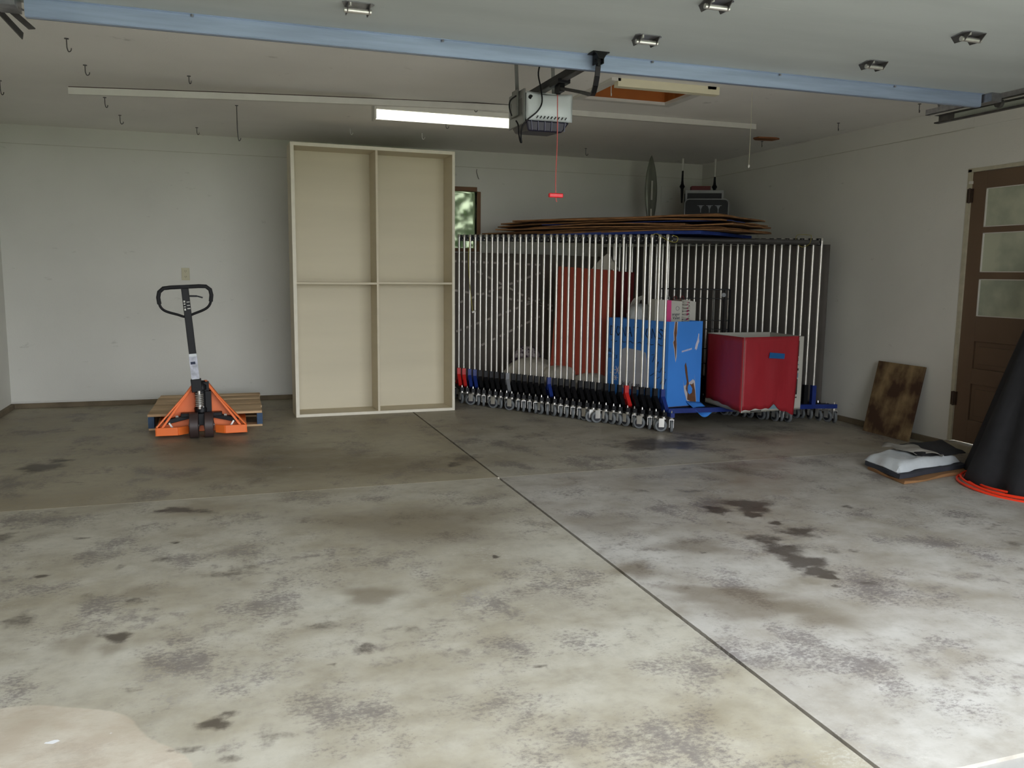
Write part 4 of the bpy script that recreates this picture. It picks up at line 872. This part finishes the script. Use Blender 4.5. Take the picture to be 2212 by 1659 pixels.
decal('torn_patch', [(.175, .52), (.185, .545), (.20, .50), (.21, .44), (.222, .38), (.235, .33), (.24, .36), (.262, .355), (.275, .37), (.295, .30), (.31, .20), (.27, .20), (.215, .225), (.215, .28), (.195, .32), (.205, .38), (.185, .46)], M_TORN, MR, .002)
decal('dangling_flap', [(.215, .34), (.225, .36), (.24, .35), (.262, .32), (.258, .285), (.235, .27), (.215, .29)], M_BLUEBOX, MR, .006)
fp = MB().grid(lambda u, v: tuple(MR @ Vector((.20+.17*u+.02*v, .215-.02*u-(.075+.035*math.sin(math.pi*u))*v, .004+.05*v+.012*math.sin(3*u)))) if False else tuple(BF+fR*(.20+.16*u+.035*v)+nR*(.004+.11*v)+Vector((0, 0, .215-.02*u-(.075+.045*math.sin(math.pi*u))*v))), 10, 6)
q = fp.build('torn_flap', M_BLUEBOX, bb, smooth=True, solid=.002); q['label'] = 'torn blue paper flap hanging at the bottom'
M_SNOW = mat('white_ink', (205, 205, 220), .6)
decal('white_emblem', [(.275, .655), (.285, .70), (.30, .735), (.31, .79), (.317, .785), (.315, .75), (.32, .72), (.31, .70), (.30, .66), (.29, .645), (.285, .66)], M_SNOW, MR)
for k in range(9): decal('small_print', [(.14+.012*k, .632+.0025*k), (.148+.012*k, .633+.0025*k), (.148+.012*k, .648+.0025*k), (.14+.012*k, .646+.0025*k)], M_SNOW, MR, .001)
# handwriting on the left face: local x 0 (far) .. WL (corner), y = height
def handline(nm, P, r_=.0045, m=M_INK):
    pts = [tuple(MLf @ Vector((x, y, 0)))for x, y in P]
    q = MB().tube([Vector(p_)+nL*.001 for p_ in pts], r_, 5).build(nm, m, bb); return q
def letters(word, x0, y0, w_, h_, gap, m=M_INK, r_=.004):
    G = {'D': [(0, 0), (.05, 1), (.6, .85), (1, .5), (.6, .1), (0, 0)], 'O': [(.5, 0), (0, .4), (.3, .95), (.8, .9), (1, .45), (.5, 0)], 'N': [(0, 0), (.05, 1), (.85, 0), (.95, 1)], 'A': [(0, 0), (.45, 1), (.9, 0), (.7, .4), (.15, .4)],
         'T': [(0, 1), (1, 1), (.5, 1), (.5, 0)], 'I': [(.5, 1), (.5, 0)], 'S': [(.95, .85), (.5, 1), (.1, .75), (.85, .35), (.6, .02), (.0, .12)], 'L': [(0, 1), (0, 0), (.8, 0)], 'Z': [(0, 1), (.9, 1), (0, 0), (.9, 0)], 'E': [(.9, 1), (0, 1), (0, .5), (.7, .5), (0, .5), (0, 0), (.9, 0)]}
    x = x0
    for ch in word:
        if ch != ' ': handline('handwriting', [(x+a*w_, y0+b_*h_) for a, b_ in G[ch]], r_, m)
        x += w_+gap
letters('DONATIONS', .05, .74, .055, .085, .017)
for k in range(6): x = .06+.11*k; handline('handwriting', [(x, .69), (x+.025, .70), (x+.05, .685), (x+.075, .69)], .003)
letters('ALL', .03, .585, .022, .035, .008, r_=.0028); letters('SIZES', .03, .535, .018, .028, .006, r_=.0025)
decal('white_sticker', [(.20, .30), (.235, .275), (.47, .285), (.50, .31), (.505, .38), (.50, .56), (.49, .61), (.46, .625), (.24, .64), (.20, .62), (.195, .5)], mat('sticker_white', (190, 190, 196), .6), MLf)
text_mesh('sticker_text', "kids' coats", .056, M_INK, bb, frame(BL+nL*.004-fL*.215+Vector((0, 0, .305)), -fL, (0, 0, 1)))
for cx, cy_, s_ in ((.09, .40, .03), (.15, .43, .04), (.13, .36, .025)):
    for a in (0, 60, 120): ca, sa = math.cos(R(a)), math.sin(R(a)); handline('snowflake', [(cx-ca*s_, cy_-sa*s_), (cx+ca*s_, cy_+sa*s_)], .004, M_SNOW)
for P in ([(.56, .60), (.60, .61), (.58, .56), (.57, .54)], [(.60, .49), (.64, .55), (.62, .47), (.66, .46), (.68, .50), (.70, .44), (.72, .47)], [(.55, .42), (.60, .45), (.62, .40), (.66, .42)], [(.67, .36), (.70, .42), (.71, .35), (.73, .41)]): handline('scribble', P, .0028)
# contents: two hanger cartons, hangers, crumpled bag
def carton(o_, ax_, wd, dp, z0, z1, lab):
    ax_ = Vector(ax_).normalized(); pr = Vector((-ax_.y, ax_.x, 0)); t = thing('hanger_carton', lab, 'carton', tuple(o_))
    a = Vector((0, 0, 0)); b_ = ax_*wd; c = b_+pr*dp; d = pr*dp
    MB().hexa([(*a.xy, z0), (*b_.xy, z0), (*c.xy, z0), (*d.xy, z0), (*a.xy, z1), (*b_.xy, z1-.02), (*c.xy, z1-.02), (*d.xy, z1)]).build('carton_body', M_BOXWHITE, t)
    return t, ax_, pr
t, a_, p_ = carton(Vector((3.43, 6.40, 0)), (.99, .06, 0), .27, .10, .62, 1.075, 'white hanger carton with a pink stripe sticking out of the blue box')
MB().prism([(.105, .66), (.165, .66), (.160, 1.0655), (.092, 1.0675)], .0015, frame(-p_*.0018, a_, (0, 0, 1))).build('pink_stripe', M_PINK, t)
for x in (.0, ):
    text_mesh('printed_word', 'anger', .036, M_INK, t, frame(a_*.170-p_*.002+Vector((0, 0, .935)), a_, (0, 0, 1)))
    text_mesh('printed_word', 'Valet', .036, M_INK, t, frame(a_*.176-p_*.002+Vector((0, 0, .903)), a_, (0, 0, 1)))
rc = []
for k in range(13): an = 2*math.pi*k/12; rc.append(tuple(a_*(.225+.017*math.cos(an))-p_*.001+Vector((0, 0, .995+.017*math.sin(an)))))
MB().tube(rc, .003, 5).build('recycling_mark', mat('grey_print', (150, 150, 150), .6), t)
t, a_, p_ = carton(Vector((3.745, 6.47, 0)), (.95, -.10, 0), .115, .22, .62, 1.07, 'white hanger carton with a slanted pink stripe at the rear of the blue box')
MB().prism([(.0, .62), (.02, .62), (.05, .90), (.045, 1.06), (.03, 1.06), (.03, .90)], .0015, frame(-p_*.0018, a_, (0, 0, 1))).build('pink_stripe', M_PINK, t)
hrs = random.Random(4)
for k in range(14):
    z = .88+.014*k
    o = wire('coat_hanger', [(3.70, 6.42, z), (3.735, 6.40-.01*hrs.random(), z+hrs.uniform(-.008, .012)), (3.765, 6.405, z+hrs.uniform(.0, .02)), (3.78, 6.44, z+.012)], .005, M_BOXWHITE, None, 6, 3)
    tag(o, 'white plastic hanger, %s of the stack between the two cartons' % (['lowest', 'second lowest', 'third lowest', 'fourth lowest', 'fifth lowest', 'sixth lowest', 'seventh lowest', 'seventh from the top', 'sixth from the top', 'fifth from the top', 'fourth from the top', 'third from the top', 'second from the top', 'topmost'][k]), 'hanger', 'white hangers between the cartons')
for k in range(3):
    x = 3.56+.07*k; o = wire('coat_hanger', [(x, 6.45, 1.05), (x+.002, 6.45, 1.08), (x+.018, 6.45, 1.10), (x+.034, 6.45, 1.085), (x+.03, 6.45, 1.068)], .0035, M_CHROME if k == 0 else M_MAROON, None)
    tag(o, 'metal hook of a hanger above the pink-striped carton' if k == 0 else ('dark red hanger hook above the pink-striped carton, %s one' % ('left', 'right')[k-1]), 'hanger')
blob('crumpled_bag', (3.47, 6.74, .80), .12, .13, .12, 9, M_PLAST, 'crumpled white plastic bag at the left side of the blue box', 'bag')
for k in range(7): o = wire('coat_hanger', [(3.40+.012*k, 6.80, .98), (3.405+.012*k, 6.79, 1.03), (3.43+.012*k, 6.78, 1.07+.004*k), (3.45+.012*k, 6.77, 1.055)], .004, M_BOXWHITE, None, 6, 3); tag(o, 'pale hanger, %s in the bundle over the crumpled white bag' % (['leftmost', 'second from the left', 'third from the left', 'middle one', 'third from the right', 'second from the right', 'rightmost'][k]), 'hanger', 'pale hangers over the crumpled bag')

# ---- red box
rb = thing('red_box', 'open white carton wrapped in red paper with a blue tape strip', 'box', (0, 0, 0))
RF, RL, RR = Vector((3.925, 5.80, 0)), Vector((3.955, 6.40, 0)), Vector((4.535, 5.852, 0)); RB = Vector((4.57, 6.42, 0)); RB = Vector((4.565, 6.36, 0))
ci = (RF+RL+RR+RB)/4; z0, z1 = .172, .785
for P, Q in ((RF, RR), (RF, RL), (RR, RB), (RL, RB)):
    panel(P, Q, z0, z1, inn=ci, t=.008).build('side_panel', M_BOXWHITE, rb)
MB().hexa([(*RF.xy, z0), (*RR.xy, z0), (*RB.xy, z0), (*RL.xy, z0), (*RF.xy, z0+.012), (*RR.xy, z0+.012), (*RB.xy, z0+.012), (*RL.xy, z0+.012)]).build('base_panel', M_BOXIN, rb)
dR = (RR-RF); lR = dR.length; dR.normalize(); nF = Vector((dR.y, -dR.x, 0)); dL = (RL-RF); lL = dL.length; dL.normalize(); nS = Vector((-dL.y, dL.x, 0))
def red_front(u, v):
    low = .016+.006*math.sin(31*u)+.010*math.sin(5*u)+.048*max(0, 1-abs(u-.60)/.09)-.045*max(0, (u-.72)/.28)
    z = z0+low+(z1+.004-z0-low)*v
    off = .004+.010*math.sin(2.5*u*math.pi)**2*(1-abs(2*v-1))+.012*u*(1-v)
    return tuple(RF+dR*(u*lR*(.91-.05*(1-v)))+nF*off+Vector((0, 0, z)))
def red_side(u, v):
    low = .004+.035*math.sin(2.2*u)+.012*u+.004*math.sin(25*u)
    z = z0+low+(z1+.003-.01*u-z0-low)*v
    return tuple(RF+dL*(u*lL)+nS*(.004+.02*math.sin(math.pi*u)*(1-v))+Vector((0, 0, z)))
MB().grid(red_front, 28, 14).build('red_wrap', M_REDBOX, rb, smooth=True, solid=.002)
MB().grid(red_side, 20, 12).build('red_wrap', M_REDBOX, rb, smooth=True, solid=.002)
Mf = frame(RF+nF*.020, dR, (0, 0, 1))
MB().prism([(.245, .662), (.40, .648), (.396, .605), (.238, .616)], .0015, Mf).build('blue_tape', mat('painters_tape', (22, 92, 150), .6), rb)
Mg = frame(RF+nF*.002, dR, (0, 0, 1)); M_PRT = mat('dark_print', (52, 50, 48), .6, var=.3, scale=20); M_PRTB = mat('blue_print', (110, 140, 150), .6)
for x0, x1, a, c, m in ((.545, .565, .62, .75, M_PRT), (.55, .562, .58, .61, M_PRT), (.53, .57, .545, .555, M_PRTB), (.53, .57, .50, .52, M_PRT), (.53, .57, .44, .48, M_PRTB), (.53, .565, .30, .43, M_PRT), (.535, .565, .27, .28, M_PRT), (.27, .46, .19, .26, M_PRTB), (.09, .20, .176, .186, M_PRT)):
    MB().box(x0, x1, a, c, -.001, .001, Mg).build('printed_block', m, rb)
MB().box(.40, .44, .33, .40, -.001, .0015, Mg).build('printed_block', M_BOXWHITE, rb)

# ---- stained board leaning on the right wall
tb = MB().box(-.26, .24, 0, .018, 0, .60)
ob_ = tb.build('plywood_board', M_OLDWOOD, bevel=.002); ob_.location = (5.025, 5.40, .0)
ob_.rotation_euler = (R(-11.5), 0, R(-90)); tag(ob_, 'water-stained brown board leaning against the right wall', 'board')

# ---- pile of bags and cardboard on the floor at right
def quad(z, k=1.0, dx=0, dy=0, pts=None):
    P = pts or [(4.035, 4.47), (3.955, 4.06), (4.66, 4.20), (4.80, 4.62)]
    c = (sum(p_[0] for p_ in P)/4, sum(p_[1] for p_ in P)/4)
    return [((x-c[0])*k+c[0]+dx, (y-c[1])*k+c[1]+dy) for x, y in P]
def mat_slab(nm, poly, z0, z1, m, lab, cat, wav=.004, seed=1, pillow=0):
    (x0, y0), (x1, y1), (x2, y2), (x3, y3) = poly
    def at(u, v): return Vector(((x0*(1-u)+x3*u)*(1-v)+(x1*(1-u)+x2*u)*v, (y0*(1-u)+y3*u)*(1-v)+(y1*(1-u)+y2*u)*v, 0))
    nu, nv = 22, 16; q = MB(); o1 = []
    def topf(u, v):
        p_ = at(u, v); e = min(1, min(u, 1-u, v, 1-v)*9)**.5
        return (p_.x+wav*math.sin(12*v+seed)*(u < .03), p_.y+wav*math.sin(11*u+seed), z0+(z1-z0)*(e if pillow else 1)+wav*math.sin(9*u+seed)*math.sin(8*v)+pillow*.5*wav*math.sin(21*u+13*v))
    def botf(u, v): p_ = at(1-u, v); return (p_.x, p_.y+wav*math.sin(11*(1-u)+seed), z0)
    q.grid(topf, nu, nv); q.grid(botf, nu, nv)
    m_ = (nu+1)*(nv+1)
    for i in range(nu): q.f.append((i, i+1, m_+nu-i-1, m_+nu-i)); a = nv*(nu+1)+i; q.f.append((a+1, a, m_+nv*(nu+1)+nu-i, m_+nv*(nu+1)+nu-i-1))
    for j in range(nv): a = j*(nu+1); q.f.append((a+nu+1, a, m_+a+nu, m_+a+2*nu+1)); q.f.append((a+nu, a+2*nu+1, m_+a+nu+1, m_+a))
    o = q.build(nm, m, None, smooth=True); return tag(o, lab, cat)
mat_slab('cardboard_sheet', quad(0), .002, .018, M_CARD, 'torn brown cardboard sheet flat on the floor under the bags', 'cardboard', .006, 2)
mat_slab('foam_pad', quad(0, .96, .0, .05), .020, .048, mat('dark_grey_foam', (52, 54, 62), .8, var=.1), 'dark grey pad between the cardboard and the white bag', 'pad', .004, 3)
mat_slab('plastic_sack', quad(0, .92, .0, .08), .052, .105, M_PLAST, 'white plastic sack, torn open, on top of the floor pile', 'sack', .006, 4, 1)
mat_slab('dark_sack', [(4.42, 4.66), (4.30, 4.29), (4.72, 4.33), (4.90, 4.70)], .100, .122, M_BLKRUB, 'black sack showing from under the torn white sack', 'sack', .004, 5, 1)
tf = MB().grid(lambda u, v: (4.26+.20*u+.03*v+.02*math.sin(9*v), 4.60-.06*u-.26*v+.03*math.sin(7*u), .116+.030*math.sin(3.1*u)*(1-v)+.012*math.sin(9*u+3*v)), 16, 8).build('torn_plastic', mat('grey_film_torn', (132, 128, 120), .5, var=.1, bump=.4, bscale=20), None, smooth=True, solid=.002)
tag(tf, 'crumpled grey scrap of torn plastic on the white sack', 'plastic scrap')

# ---- black tarp bundle and orange cord at right
tp = thing('tarp_bundle', 'heavy black rubberised tarp bundle leaning in front of the brown door', 'tarp', (0, 0, 0))
def tarp(u, v, c0=(4.90, 3.82), r0=.53, c1=(5.14, 3.98), r1=.10, zt=1.5, ph=0):
    a = math.pi*2*u; k = 1+(.09*math.sin(7*a+1.1)+.05*math.sin(4*a+.3)+.02*math.sin(15*a+6*v))*(1-.4*v)
    r_ = (r0*(1-v)+r1*v)*k*(math.sqrt(max(0, 1-((v-.9)/.1)**2)) if v > .9 else 1); cx = c0[0]*(1-v)+c1[0]*v; cy_ = c0[1]*(1-v)+c1[1]*v
    return (min(cx+r_*math.cos(a), 5.17), cy_+r_*math.sin(a)*.9, .004+zt*v)
MB().grid(tarp, 64, 20).build('outer_fold', M_BLKRUB, tp, smooth=True, solid=.006)
ec = thing('extension_cord', 'bright orange extension cord coiled on the floor beside the black tarp', 'extension cord', (4.86, 3.74, 0))
for k in range(4):
    P = []; 
    for i in range(40):
        a = 2*math.pi*i/40; rr_ = .60-.024*k+.008*math.sin(3*a+k); P.append((rr_*math.cos(a)+.01*k, rr_*.88*math.sin(a)+.012*k, .007+.008*(k % 2)+.004*math.sin(5*a+k)))
    q = MB().tube(P, .0075, 6, closed=True).build('coil', M_CORD, ec, smooth=True)
